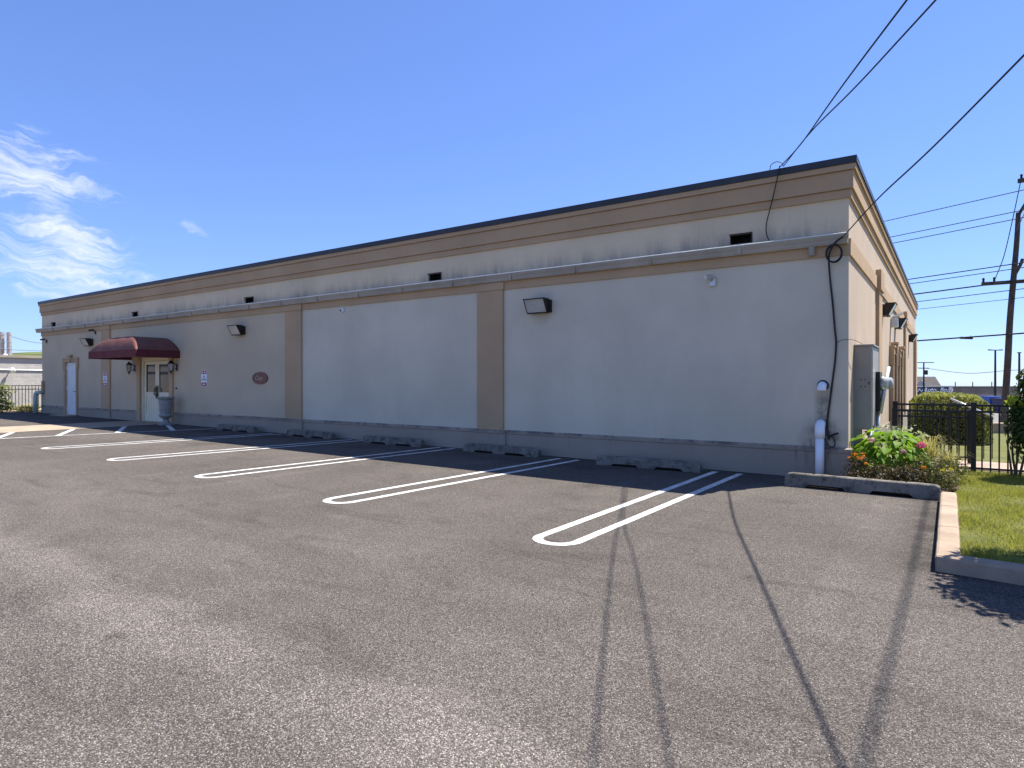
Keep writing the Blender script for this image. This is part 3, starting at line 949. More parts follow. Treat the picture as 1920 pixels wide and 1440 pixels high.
# double entrance door: frame, two leaves with glass over a boarded panel
mb = MB()
mb.box(-22.02, -21.80, -0.055, 0.02, 0.0, 2.42); mb.box(-19.84, -19.62, -0.055, 0.02, 0.0, 2.42); mb.box(-22.021, -19.619, -0.06, 0.02, 2.36, 2.58)
mb.build("door_casing", M_TAN, bld, bevel=0.006)
mb = MB()
mb.box(-21.79, -21.70, 0.02, 0.139, 0.1, 2.30); mb.box(-19.94, -19.85, 0.02, 0.139, 0.1, 2.30); mb.box(-21.70, -19.94, 0.02, 0.139, 2.2, 2.30); mb.box(-21.70, -19.94, 0.02, 0.139, 0.1, 0.145)
mb.build("door_frame", M_CREAM, bld)
for (a, b_) in ((-21.695, -20.826), (-20.814, -19.945)):
    mb = MB()
    st = 0.115
    y0, y1 = 0.06, 0.11
    mb.box(a, a + st, y0, y1, 0.15, 2.19); mb.box(b_ - st, b_, y0, y1, 0.15, 2.19)
    mb.box(a + st, b_ - st, y0, y1, 2.08, 2.19); mb.box(a + st, b_ - st, y0, y1, 0.98, 1.14); mb.box(a + st, b_ - st, y0, y1, 0.15, 0.38)
    leaf = mb.build("door_leaf", M_CREAM, bld, bevel=0.003)
    mb = MB(); mb.box(a + st - 0.005, b_ - st + 0.005, 0.085, 0.095, 1.135, 2.085); mb.build("pane", M_GLASS, leaf)
    nb = 4; wd = (b_ - a - 2 * st) / nb
    for k in range(nb):
        mb = MB(); mb.box(a + st + k * wd + 0.006, a + st + (k + 1) * wd - 0.006, 0.075, 0.1, 0.375, 0.985); mb.build("board", M_CREAM, leaf, bevel=0.003)
    hx_ = b_ - 0.05 if a < -21 else a + 0.05
    mb = MB()
    mb.box(hx_ - 0.03, hx_ + 0.03, 0.045, 0.062, 0.92, 1.36)
    mb.tube([(hx_, 0.05, 1.28), (hx_, -0.01, 1.25), (hx_, -0.012, 1.06), (hx_, 0.05, 1.02)], 0.016, 8)
    mb.build("handle", M_IRON, leaf)
mb = MB(); mb.box(-21.9, -19.7, -0.06, 0.13, 0.0, 0.142); mb.build("threshold", M_WALK, bld)

# end-wall windows: tall, narrow, with the same eared surround
for (a, b_, c, d) in END_WIN:
    surround(a, b_, 0.5, d, ax='y', wdt=0.16, out=0.10)
    mb = MB()
    mb.box(-0.12, -0.06, a, a + 0.07, 0.0, d); mb.box(-0.12, -0.06, b_ - 0.07, b_, 0.0, d); mb.box(-0.12, -0.06, a + 0.07, b_ - 0.07, d - 0.08, d); mb.box(-0.12, -0.06, a + 0.07, b_ - 0.07, 1.1, 1.17)
    wf = mb.build("window_frame", M_BRONZE, bld)
    mb = MB(); mb.box(-0.11, -0.10, a + 0.06, b_ - 0.06, 0.0, d - 0.07); mb.build("pane", M_GLASS, wf)

# ================================================================ THINGS ON THE WALLS
def make_wall_light():
    t = thing("wall_light", "x", "wall light")
    mb = MB(); mb.box(-0.20, 0.26, -0.075, -0.001, -0.125, 0.125); mb.build("back_box", M_BRONZE, t, bevel=0.008)
    prof = [(-0.076, -0.135), (-0.135, -0.135), (-0.275, 0.128), (-0.275, 0.142), (-0.076, 0.142)]
    mb = MB()
    for a, b_ in ((-0.25, -0.228), (0.208, 0.23)): mb.prism_x(prof, a, b_)
    mb.box(-0.255, 0.235, -0.285, -0.0765, 0.125, 0.146)
    mb.box(-0.228, 0.208, -0.15, -0.0765, -0.139, -0.118)
    mb.build("hood", M_BRONZE, t, bevel=0.003)
    mb = MB()
    mb.add([(-0.228, -0.142, -0.118), (0.208, -0.142, -0.118), (0.208, -0.268, 0.126), (-0.228, -0.268, 0.126),
            (-0.228, -0.136, -0.118), (0.208, -0.136, -0.118), (0.208, -0.262, 0.126), (-0.228, -0.262, 0.126)],
           [(0, 1, 2, 3), (7, 6, 5, 4), (0, 4, 5, 1), (3, 2, 6, 7)])
    mb.build("lens", M_LENS, t)
    mb = MB(); mb.tube([(-0.11, -0.15, 0.02), (0.05, -0.15, 0.02)], 0.022, 10); mb.build("bulb", M_WHITE, t, smooth=True)
    mb = MB(); mb.box(-0.226, 0.206, -0.085, -0.0765, -0.115, 0.12); mb.build("reflector", M_GALV, t)
    return t


WL = make_wall_light()
G = "bronze wall lights along the building"
spots = [((-5.47, 0, 2.99), 0, "bronze wall light with rust run below it on the large pale grey panel"),
         ((-15.85, 0, 2.99), 0, "bronze wall light above the oval sign on the beige wall"),
         ((-25.75, 0, 2.99), 0, "bronze wall light above and right of the white service door"),
         ((0, 5.75, 3.10), R(90), "bronze wall light on the sunlit end wall nearest the grey cabinet"),
         ((0, 9.9, 3.10), R(90), "bronze wall light over the two narrow windows of the end wall"),
         ((0, 17.0, 3.10), R(90), "bronze wall light at the far corner of the sunlit end wall")]
for i, (l, rz, lab) in enumerate(spots):
    o = WL if i == 0 else dup(WL, l, rz)
    o.location = l; o.rotation_euler = (0, 0, rz); o['label'] = lab; o['group'] = G

# a floodlight box on the end wall
t = thing("flood_light", "grey box floodlight on the sunlit end wall between two bronze lights", "flood light", (0, 8.3, 3.05), R(90))
mb = MB(); mb.box(-0.12, 0.12, -0.16, -0.001, -0.15, 0.08); mb.build("housing", M_GALV, t, bevel=0.01)
mb = MB(); mb.prism_x([(-0.02, 0.08), (-0.26, 0.18), (-0.28, 0.22), (-0.02, 0.12)], -0.14, 0.14); mb.build("visor", M_WHITE, t)


def sec_cam(loc, lab, col, kind):
    t = thing("security_camera", lab, "camera", loc)
    mb = MB()
    if kind == 'bullet':
        mb.box(-0.05, 0.05, -0.035, -0.001, -0.07, 0.07); mb.build("base", col, t, bevel=0.006)
        mb = MB(); mb.tube([(-0.02, -0.03, 0.02), (-0.03, -0.10, 0.06)], 0.018, 8); mb.build("arm", M_GALV, t)
        mb = MB(); mb.tube([(-0.0, -0.06, 0.09), (-0.06, -0.22, 0.06)], 0.033, 12); mb.build("body", col, t, smooth=False)
    elif kind == 'dome':
        mb.lathe([(0.06, 0), (0.06, 0.03), (0.045, 0.055), (0.02, 0.075)], 16); o = mb.build("dome", col, t, smooth=True); o.rotation_euler = (R(90), 0, 0)
        mb = MB(); mb.lathe([(0.026, 0), (0.02, 0.02), (0.008, 0.028)], 12); o = mb.build("lens", M_BLACK, t, smooth=True); o.rotation_euler = (R(110), 0, 0); o.location = (-0.012, -0.068, -0.008)
    return t


sec_cam((-2.04, 0, 3.18), "small grey bracket camera high on the large pale panel", M_GALV, 'bullet')
sec_cam((-11.36, 0, 3.30), "small white dome camera high on the middle pale panel", M_WHITE, 'dome')
sec_cam((-25.3, 0, 3.36), "small dark camera under the tan band beside the burgundy awning", M_BLACK, 'bullet')
sec_cam((-29.85, 0, 3.18), "small dark camera under the gutter at the far end of the facade", M_BLACK, 'bullet')


def parking_sign(x, lab, z=1.6, y=0.0):
    t = thing("parking_sign", lab, "sign", (x, y, z), 0, "red and white parking signs")
    mb = MB(); mb.box(-0.155, 0.155, -0.008, -0.001, -0.075, 0.235); mb.build("plate", M_SIGNW, t, bevel=0.002)
    mb = MB(); mb.box(-0.155, 0.155, -0.008, -0.001, -0.25, -0.085); mb.build("plate", M_SIGNW, t, bevel=0.002)
    mb = MB(); mb.box(-0.14, 0.14, -0.0105, -0.0082, 0.135, 0.225); mb.build("red_band", M_SIGNR, t)
    mb = MB(); mb.box(-0.14, 0.14, -0.0105, -0.0082, -0.24, -0.13); mb.build("red_band", M_SIGNR, t)
    mb = MB()   # wheelchair figure
    mb.box(-0.012, 0.012, -0.0105, -0.0082, 0.045, 0.10); mb.box(-0.012, 0.045, -0.0106, -0.0083, 0.04, 0.058)
    for k in range(14):
        a0, a1 = 2 * math.pi * k / 14 - 0.4, 2 * math.pi * (k + 1) / 14 - 0.4
        if 0.9 < (a0 % (2 * math.pi)) < 2.1: continue
        q = lambda r_, a_: (0.0 + r_ * math.cos(a_), -0.0104, 0.035 + r_ * math.sin(a_))
        mb.add([q(0.030, a0), q(0.045, a0), q(0.045, a1), q(0.030, a1)], [(0, 1, 2, 3)])
    mb.lathe([(0.016, 0), (0.001, 0.0)], 10, (0, 0, 0)) if False else None
    mb.box(-0.014, 0.014, -0.0105, -0.0082, 0.104, 0.126)
    mb.build("wheelchair_symbol", M_SIGNB, t)
    mb = MB()
    for k, (a, b_) in enumerate(((-0.12, -0.07), (-0.06, -0.02), (-0.012, 0.03), (0.04, 0.075), (0.083, 0.12))): mb.box(a, b_, -0.0105, -0.0082, -0.055, -0.018)
    mb.build("print", M_SIGNG, t)
    mb = MB()
    for a, b_ in ((-0.11, -0.05), (0.03, 0.10)): mb.box(a, b_, -0.0125, -0.0107, 0.16, 0.20)
    for a, b_ in ((-0.07, -0.01), (0.005, 0.06)): mb.box(a, b_, -0.0125, -0.0107, -0.205, -0.165)
    mb.build("print", M_SIGNW, t)
    return t


parking_sign(-17.8, "red and white wheelchair parking sign on the beige wall right of the entrance")
parking_sign(-24.40, "red and white wheelchair parking sign on the tan pilaster beside the awning", 1.58, -0.05)

t = thing("oval_sign", "oval maroon plaque with cream script lettering on the beige wall", "sign", (-14.87, 0, 1.6))
def oval(mb, a, b_, y0, y1, n=40, c=(0, 0)):
    mb.add([(c[0] + a * math.cos(2 * math.pi * k / n), y0, c[1] + b_ * math.sin(2 * math.pi * k / n)) for k in range(n)] +
           [(c[0] + a * math.cos(2 * math.pi * k / n), y1, c[1] + b_ * math.sin(2 * math.pi * k / n)) for k in range(n)],
           [tuple(range(n)), tuple(range(2 * n - 1, n - 1, -1))] + [(k, n + k, n + (k + 1) % n, (k + 1) % n) for k in range(n)])
mb = MB(); oval(mb, 0.36, 0.175, -0.03, -0.001); mb.build("board", M_OVAL, t)
mb = MB()
n = 40
for k in range(n):
    q = lambda s_, k_: (0.36 * s_ * math.cos(2 * math.pi * k_ / n), -0.033, 0.175 * s_ * math.sin(2 * math.pi * k_ / n))
    mb.add([q(0.86, k), q(0.82, k), q(0.82, k + 1), q(0.86, k + 1)], [(0, 1, 2, 3)])
mb.build("rim_line", M_OVALRIM, t)
text_mesh("Clogi", 0.17, M_LETTER, "lettering", t, (-0.03, -0.034, 0.0), (R(90), 0, 0), 0.003, 0.25)

# awning: rounded hip of canvas over a straight valance
t = thing("awning", "burgundy canvas awning with rounded top over the entrance doors", "awning", (-20.85, 0, 2.49))
AW, AP, AH = 1.62, 1.36, 0.47
mb = MB()
nx, ny = 44, 20
def prof_q(q): q = max(0.0, min(1.0, q)); return 1 - (1 - q) ** 2.3
us = [-AW + 2 * AW * (0.5 - 0.5 * math.cos(math.pi * i / nx)) for i in range(nx + 1)]
vs_ = [-AP * (1 - (1 - j / ny) ** 1.0) for j in range(ny + 1)]
vs_ = [-AP * math.sin(math.pi / 2 * j / ny) for j in range(ny + 1)]
def aw_z(u, v):
    e = (AW - abs(u)) / 1.28; f_ = (AP + v) / 0.45
    return AH * min(prof_q(e), prof_q(f_) * 0.98 + 0.0) * (1.0 + 0.012 * math.sin(u * 9) * (1 if abs(u) < 1.3 else 0))
for j in range(ny + 1):
    for i in range(nx + 1): mb.v.append((us[i], vs_[j], aw_z(us[i], vs_[j])))
for j in range(ny):
    for i in range(nx):
        a = j * (nx + 1) + i
        mb.f.append((a, a + 1, a + nx + 2, a + nx + 1))
o = mb.build("canopy", M_AWN, t, smooth=True)
for p in o.data.polygons:
    pass
mod = o.modifiers.new("thickness", 'SOLIDIFY'); mod.thickness = 0.006; mod.offset = -1
mb = MB()
H_ = 0.235
for (x0, y0, x1, y1) in ((-AW, -AP, AW, -AP), (AW, -AP, AW, 0), (-AW, 0, -AW, -AP)):
    nseg = 16
    d = Vector((x1 - x0, y1 - y0)); nn = Vector((d.y, -d.x)).normalized()
    pts = []
    for k in range(nseg + 1):
        wv_ = 0.012 * math.sin(k * 1.9 + x0) * math.sin(math.pi * k / nseg)
        pts.append((x0 + d.x * k / nseg, y0 + d.y * k / nseg, wv_))
    base = len(mb.v)
    for px, py, wv_ in pts:
        mb.v.append((px + nn.x * 0.004, py + nn.y * 0.004, 0.004)); mb.v.append((px + nn.x * (0.008 + wv_), py + nn.y * (0.008 + wv_), -H_))
    for k in range(nseg): mb.f.append((base + 2 * k, base + 2 * k + 1, base + 2 * k + 3, base + 2 * k + 2))
o = mb.build("valance", M_VAL, t)
mod = o.modifiers.new("thickness", 'SOLIDIFY'); mod.thickness = 0.006
mb = MB()
for u in (-AW + 0.03, 0, AW - 0.03): mb.tube([(u, -0.01, -0.02), (u, -AP + 0.03, -0.02)], 0.014, 8)
mb.tube([(-AW + 0.03, -AP + 0.03, -0.02), (AW - 0.03, -AP + 0.03, -0.02)], 0.014, 8); mb.build("frame", M_GALV, t)


def lantern(loc, lab):
    t = thing("wall_lantern", lab, "lantern", loc, 0, "black carriage lanterns by the entrance")
    mb = MB(); mb.box(-0.05, 0.05, -0.02, -0.001, -0.13, 0.09); mb.build("back_plate", M_IRON, t, bevel=0.005)
    mb = MB(); mb.tube([(0, -0.02, -0.05), (0, -0.10, -0.09), (0, -0.17, -0.02), (0, -0.19, 0.10), (0, -0.19, 0.16)], 0.012, 8); mb.tube([(0, -0.02, 0.06), (0, -0.09, 0.13), (0, -0.17, 0.16)], 0.010, 8); mb.build("arm", M_IRON, t)
    mb = MB(); mb.lathe([(0.015, 0.22), (0.02, 0.19), (0.06, 0.155), (0.10, 0.11), (0.104, 0.095), (0.02, 0.093)], 6, (0, -0.19, 0)); mb.lathe([(0.055, -0.13), (0.06, -0.145), (0.03, -0.17), (0.014, -0.22), (0.004, -0.25)], 6, (0, -0.19, 0)); mb.build("cap", M_IRON, t)
    mb = MB()
    for k in range(6):
        an = 2 * math.pi * k / 6
        mb.tube([(0.088 * math.cos(an), -0.19 + 0.088 * math.sin(an), 0.095), (0.056 * math.cos(an), -0.19 + 0.056 * math.sin(an), -0.135)], 0.006, 5)
    mb.build("cage", M_IRON, t)
    mb = MB(); mb.lathe([(0.082, 0.092), (0.052, -0.13)], 6, (0, -0.19, 0)); mb.build("glass", M_LENS, t)
    return t


lantern((-22.25, 0, 1.98), "black carriage lantern by the door casing on the service-door side")
lantern((-19.42, 0, 1.98), "black carriage lantern above the stone urn")
mb = MB(); mb.lathe([(0.035, 0.001), (0.035, 0.02), (0.015, 0.03)], 12); o = mb.build("doorbell", M_BLACK)
o.location = (-19.45, 0, 1.28); o.rotation_euler = (R(90), 0, 0); tag(o, "small round black doorbell on the wall above the urn", "doorbell")

# urn planter
t = thing("urn_planter", "tall grey stone urn planter beside the entrance doors", "urn", (-19.30, -0.42, gz(-19.3) + 0.004))
mb = MB(); mb.box(-0.21, 0.21, -0.21, 0.21, 0, 0.055); mb.build("base", M_URN, t, bevel=0.008)
mb = MB(); mb.lathe([(0.17, 0.055), (0.17, 0.075), (0.12, 0.10), (0.095, 0.15), (0.10, 0.20), (0.13, 0.225), (0.19, 0.25), (0.225, 0.285), (0.228, 0.315), (0.18, 0.335), (0.172, 0.36)], 28); mb.build("foot", M_URN, t, smooth=True)
mb = MB(); mb.lathe([(0.170, 0.36), (0.185, 0.43), (0.205, 0.55), (0.222, 0.70), (0.235, 0.80)], 28, wob=0.018); mb.build("bowl", M_URN, t)
mb = MB(); mb.lathe([(0.236, 0.80), (0.262, 0.83), (0.285, 0.845), (0.29, 0.88), (0.27, 0.90), (0.235, 0.90), (0.22, 0.86), (0.001, 0.85)], 28); mb.build("rim", M_URN, t, smooth=False)
t.scale = (0.88, 0.88, 1.0)

# pipes at the near corner
t = thing("drain_pipe", "stout white drain pipe rising from the ground by the near corner", "pipe", (-0.37, -0.16, gz(-0.37)))
mb = MB(); mb.tube([(0, 0, -0.05), (0, 0, 0.66)], 0.062, 20); mb.build("riser", M_PVC, t, smooth=True)
mb = MB(); mb.tube([(0, 0, 0.64), (0, 0, 0.74), (0, 0.012, 0.79), (0, 0.045, 0.835), (0, 0.09, 0.85), (0, 0.15, 0.85)], [0.072, 0.072, 0.071, 0.070, 0.068, 0.066], 20); mb.build("elbow", M_PVC, t, smooth=True)
t = thing("pipe_outlet", "white pipe elbow sticking out of the wall above the drain pipe", "pipe", (-0.351, 0, 1.41))
mb = MB(); mb.tube([(0, 0.0, 0.03), (0, -0.055, 0.03), (0, -0.095, 0.015), (0, -0.115, -0.025), (0, -0.118, -0.05)], [0.058, 0.062, 0.064, 0.064, 0.064], 18, caps=False); mb.build("elbow", M_PVC, t, smooth=True)
mb = MB(); mb.lathe([(0.05, 0), (0.001, 0.0)], 18, (0, -0.118, -0.03)); mb.build("opening", M_BLACK, t)
mb = MB(); mb.lathe([(0.085, 0), (0.08, 0.012), (0.06, 0.016)], 20); o = mb.build("collar", M_BLACK, t); o.rotation_euler = (R(90), 0, 0); o.location = (0, 0, 0.03)

# pale green downpipe at the far corner
t = thing("downpipe", "pale green downpipe with elbow at the far corner of the facade", "pipe", (XW - 0.05, -0.22, gz(XW)))
mb = MB(); mb.tube([(0, 0, -0.05), (0, 0, 0.72), (0.03, 0.01, 0.82), (0.12, 0.06, 0.87), (0.28, 0.13, 0.87)], 0.085, 16); mb.build("pipe", M_PVCGREEN, t, smooth=True)
mb = MB(); mb.tube([(0.30, 0.15, 0.85), (0.30, 0.15, 1.35)], 0.05, 10); mb.build("leader", M_TAN, t)


# cables on the facade
def curve_pts(P_, n=8):
    """Catmull-Rom through the given points"""
    P_ = [Vector(p) for p in P_]
    Q = [P_[0] * 2 - P_[1]] + P_ + [P_[-1] * 2 - P_[-2]]
    out = []
    for i in range(1, len(Q) - 2):
        for k in range(n):
            t_ = k / n
            a, b_, c, d = Q[i - 1:i + 3]
            out.append(0.5 * ((2 * b_) + (c - a) * t_ + (2 * a - 5 * b_ + 4 * c - d) * t_ ** 2 + (3 * b_ - a - 3 * c + d) * t_ ** 3))
    out.append(P_[-1])
    return out


mb = MB()
mb.tube(curve_pts([(-0.06, -0.17, 3.66), (-0.17, -0.16, 3.58), (-0.245, -0.12, 3.45), (-0.262, -0.06, 3.30), (-0.245, -0.02, 3.0), (-0.215, -0.02, 2.7), (-0.185, -0.02, 2.3), (-0.168, -0.02, 2.1), (-0.178, -0.02, 1.85), (-0.205, -0.02, 1.6), (-0.245, -0.02, 1.25), (-0.285, -0.03, 0.90), (-0.27, -0.10, 0.74), (-0.25, -0.10, 0.62)]), 0.0145, 8)
an_path = [(-0.19 + 0.105 * math.sin(2.2 * math.pi * k / 30), -0.10 - 0.004 * k / 10, 3.44 + 0.13 * math.cos(2.2 * math.pi * k / 30)) for k in range(31)]
mb.tube(an_path, 0.013, 7)
mb.tube([(p[0] + 0.012, p[1] - 0.02, p[2] - 0.012) for p in an_path], 0.011, 7)
an_path = [(-0.235 + 0.07 * math.cos(2 * math.pi * k / 40 * 1.9), -0.11, 0.60 + 0.085 * math.sin(2 * math.pi * k / 40 * 1.9) - 0.04 * math.cos(2 * math.pi * k / 40 * 1.9)) for k in range(41)]
mb.tube(an_path, 0.009, 6)
mb.tube(curve_pts([(-0.25, -0.11, 0.66), (-0.18, -0.11, 0.70), (-0.13, -0.08, 0.72)]), 0.016, 7)
o = mb.build("service_cable", M_CABLE); tag(o, "black service cable with coiled loops running down the near corner", "cable")
mb = MB(); mb.tube(curve_pts([(-0.175, -0.025, 2.07), (-0.10, -0.06, 2.12), (0.03, -0.07, 2.13), (0.10, 0.15, 2.11), (0.13, 0.55, 2.09)]), 0.004, 6)
o = mb.build("thin_cable", M_CABLE); tag(o, "thin cable bowing from the corner cable to the grey cabinet", "cable")
mb = MB()
mb.tube(curve_pts([(-0.95, -0.16, 4.89), (-0.98, -0.15, 4.75), (-1.03, -0.12, 4.55), (-1.10, -0.08, 4.30), (-1.17, -0.05, 4.05), (-1.17, -0.06, 3.88), (-1.12, -0.09, 3.74)]), 0.0085, 7)
mb.tube(curve_pts([(-1.12, -0.05, 4.89), (-1.09, -0.10, 4.95), (-1.0, -0.14, 4.97), (-0.92, -0.15, 4.93), (-0.90, -0.15, 4.88)]), 0.006, 6)
o = mb.build("drop_cable", M_CABLE); tag(o, "slack black cable dropping from the roof edge to the gutter", "cable")

# electrical gear on the end wall
t = thing("electrical_cabinet", "tall grey electrical cabinet on the end wall near the corner", "cabinet", (0, 0.62, 0))
mb = MB(); mb.box(0.001, 0.25, 0, 1.1, 0.74, 2.06); mb.build("housing", M_STEELGREY, t, bevel=0.006)
mb = MB(); mb.box(0.0, 0.28, -0.02, 1.12, 2.061, 2.085); mb.build("lid", M_STEELGREY, t)
mb = MB()
for u in (0.10, 0.16):
    for z in (1.42, 1.53): mb.tube([(u, -0.001, z), (u, -0.006, z)], 0.010, 10)
mb.box(0.205, 0.22, -0.006, -0.001, 1.45, 1.50)
mb.build("knockout", M_BLACK, t)
mb = MB(); mb.box(0.252, 0.26, 0.04, 1.06, 0.80, 2.0); mb.build("door", M_STEELGREY, t)
mb = MB()
mb.tube([(0.22, 0.1, 0.74), (0.22, 0.1, 0.05)], 0.035, 12); mb.tube([(0.27, 0.3, 0.74), (0.27, 0.3, 0.05)], 0.03, 12); mb.tube([(0.25, 0.12, 0.72), (0.24, 0.12, 0.5), (0.08, 0.05, 0.32)], 0.022, 10); mb.build("conduit", M_GALV, t, smooth=True)
mb = MB(); mb.box(0.001, 0.10, 0.02, 0.22, 0.35, 0.74); mb.build("junction_box", M_STEELGREY, t)
t = thing("electric_meter", "round glass electric meter on a dark box beside the grey cabinet", "meter", (0.262, 1.12, 0))
mb = MB(); mb.box(0.001, 0.06, 0.02, 0.42, 1.02, 1.66); mb.build("box", M_IRON, t, bevel=0.006)
mb = MB(); mb.lathe([(0.12, 0.0), (0.12, 0.05), (0.10, 0.06), (0.095, 0.15), (0.07, 0.17), (0.001, 0.172)], 20); o = mb.build("meter_glass", M_LENS, t, smooth=True); o.rotation_euler = (0, R(90), 0); o.location = (0.061, 0.2, 1.47)
mb = MB(); mb.tube([(0.16, 0.30, 1.74), (0.06, 0.06, 0.98)], 0.032, 12); mb.tube([(0.03, 0.1, 1.03), (0.03, 0.1, 0.1)], 0.03, 12); mb.build("conduit", M_GALV, t, smooth=True)

# ================================================================ WHEEL STOPS
def make_stop():
    t = thing("wheel_stop", "x", "wheel stop")
    L = 0.915
    xs = [-L, -L + 0.03, -0.66, -0.63, -0.2, -0.17, 0.17, 0.2, 0.63, 0.66, L - 0.03, L]
    mb = MB()
    rows = []
    ns = 40
    base = len(mb.v)
    xs = sorted(set([round(-L + 2 * L * k / ns, 4) for k in range(ns + 1)]))
    for x in xs:
        e = L - abs(x)
        sh = max(0.0, 1 - e / 0.05)
        foot = (abs(x) > 0.62) or (abs(x) < 0.17)
        zb = 0.0 if foot else 0.042
        top = 0.165 - 0.022 * sh
        ins = 0.014 * sh
        j = lambda s_: 0.0035 * mnoise.noise(Vector((x * 9, s_ * 3.1, 0)))
        prof = [(-0.085 + j(1), zb), (-0.08 + j(2), 0.06), (-0.06 + ins + j(3), top - 0.012), (-0.045 + ins, top + j(4)), (0.045 - ins, top + j(5)), (0.06 - ins + j(6), top - 0.012), (0.08, 0.06), (0.085, 0.0)]
        for y, z in prof: mb.v.append((x, y, z))
    n = 8
    for k in range(len(xs) - 1):
        for i in range(n):
            a = k * n + i; b_ = k * n + (i + 1) % n
            mb.f.append((a, b_, b_ + n, a + n))
    mb.f.append(tuple(range(n))); mb.f.append(tuple((len(xs) - 1) * n + i for i in range(n)))
    mb.build("block", M_STOP, t)
    for u in (-0.55, 0.55):
        mb = MB(); mb.tube([(u, 0, 0.14), (u, 0, 0.172)], 0.014, 8); mb.build("pin", M_IRON, t)
    return t


WS = make_stop()
GS = "concrete wheel stops along the wall"
stops = [((-3.0, -0.52), 3, "concrete wheel stop under the largest pale panel, before the first wall light", 1.0),
         ((-6.22, -0.33), 0, "concrete wheel stop standing below the tan pilaster by the biggest panel", 1.0),
         ((-9.25, -0.36), 1, "concrete wheel stop below the middle pale panel, wholly between two pilasters", 1.0),
         ((-12.25, -0.32), -1, "concrete wheel stop below the second tan pilaster from the near corner", 1.0),
         ((-15.45, -0.36), 0, "concrete wheel stop below the oval sign, nearest the urn", 1.0),
         ((0.235, -1.0), -1.5, "concrete wheel stop in front of the white drain pipe, butting the kerb", 1.0)]
for i, ((x, y), a, lab, s_) in enumerate(stops):
    o = WS if i == 0 else dup(WS, (0, 0, 0))
    o.location = (x, y, gz(x) + 0.001); o.rotation_euler = (0, R(0.33), R(a)); o['label'] = lab; o['group'] = GS
stops_last = o
o.scale = (1.01, 1.0, 1.15)

# ================================================================ OVERHEAD WIRES
def wire(pts, r, label, name="overhead_wire", group=None, strands=1):
    mb = MB()
    c = curve_pts(pts, 10) if len(pts) > 2 else pts
    for k in range(strands):
        d = Vector((0.018 * k, 0.01 * k, 0.022 * k))
        mb.tube([Vector(p) + d * (1 if 0 < i else 0.2) for i, p in enumerate(c)], r, 6)
    o = mb.build(name, M_WIRE, smooth=True)
    return tag(o, label, "wire", group)


wire([(-0.95, -0.13, 4.885), (-0.27, -2.2, 4.47), (0.424, -4, 4.332), (2.098, -8, 4.14), (3.77, -12, 4.3), (9, -25, 7.5)], 0.008, "overhead wire rising from the roof edge, left one of the pair")
wire([(-0.90, -0.13, 4.885), (-0.15, -2.2, 4.60), (0.729, -4, 4.471), (2.528, -8, 4.228), (4.33, -12, 4.4), (9.6, -25, 7.5)], 0.008, "overhead wire rising from the roof edge, right one of the pair")
wire([(-0.06, -0.16, 3.66), (0.55, -2.0, 3.70), (1.334, -4, 3.781), (3.043, -8, 4.251), (4.752, -12, 4.9), (10, -25, 7.6)], 0.008, "doubled service wire rising to the right from the gutter end at the corner", strands=2)
wire([(3.45, 22.2, 7.6), (3.42, 12, 7.4), (3.37, 2, 7.35), (3.30, -6, 7.35), (3.1, -25, 7.9)], 0.0145, "thick bundled cable high over the lawn towards the street pole", name="bundled_cable")

# ================================================================ RIGHT HAND SIDE: fence, plants, street
rnd = random.Random(7)
RZ = np.random.default_rng(11)
FY = 1.73
fz = 0.08
fence = thing("picket_fence", "black metal picket fence across the lawn beside the flower bed", "fence", (0.5, FY, 0))
def post(x, h):
    mb = MB(); mb.box(x - 0.035, x + 0.035, -0.035, 0.035, 0.0, h); mb.box(x - 0.042, x + 0.042, -0.042, 0.042, h, h + 0.02); return mb.build("post", M_BLACK, fence)
for x in (0.0, 1.07, 3.2, 5.4): post(x, 1.15)
for z in (1.12, 1.02, 0.06 + 0.06):
    mb = MB(); mb.box(0.036, 5.4, -0.014, 0.014, z - 0.016, z + 0.016); mb.build("rail", M_BLACK, fence)
pm = MB().box(-0.0105, 0.0105, -0.0105, 0.0105, 0.06, 1.105).mesh("picket", M_BLACK)
x = 0.10
while x < 5.35:
    if abs(x - 1.07) > 0.06 and abs(x - 3.2) > 0.06: link("picket", pm, fence, (x, 0, 0))
    x += 0.108

fence2 = thing("picket_fence", "shorter black picket run behind the lawn fence, in front of the hedge", "fence", (0.42, 2.75, 0.085))
for u in (0.0, 1.12):
    mb = MB(); mb.box(u - 0.03, u + 0.03, -0.03, 0.03, 0.0, 0.93); mb.build("post", M_BLACK, fence2)
for z in (0.89, 0.79, 0.1):
    mb = MB(); mb.box(0.031, 1.089, -0.014, 0.014, z - 0.016, z + 0.016); mb.build("rail", M_BLACK, fence2)
for k in range(9): link("picket", pm, fence2, (0.11 + 0.108 * k, 0, 0)).scale = (1, 1, 0.79)
hr = thing("handrail", "sloping metal handrail behind the black fence in front of the hedge", "handrail", (1.55, 3.6, 0.08))
mb = MB(); mb.tube([(-0.28, 0, 1.10), (0.35, 0.2, 0.78)], 0.02, 8); mb.build("top_rail", M_GALV, hr, smooth=True)
mb = MB(); mb.tube([(-0.28, 0, 1.02), (0.35, 0.2, 0.70)], 0.012, 8); mb.build("lower_rail", M_IRON, hr, smooth=True)
for k in range(6):
    u = k / 5
    mb = MB(); mb.tube([(-0.28 + 0.63 * u, 0.2 * u, 1.10 - 0.32 * u), (-0.28 + 0.63 * u, 0.2 * u, 0.0)], 0.009, 6); mb.build("baluster", M_IRON, hr)


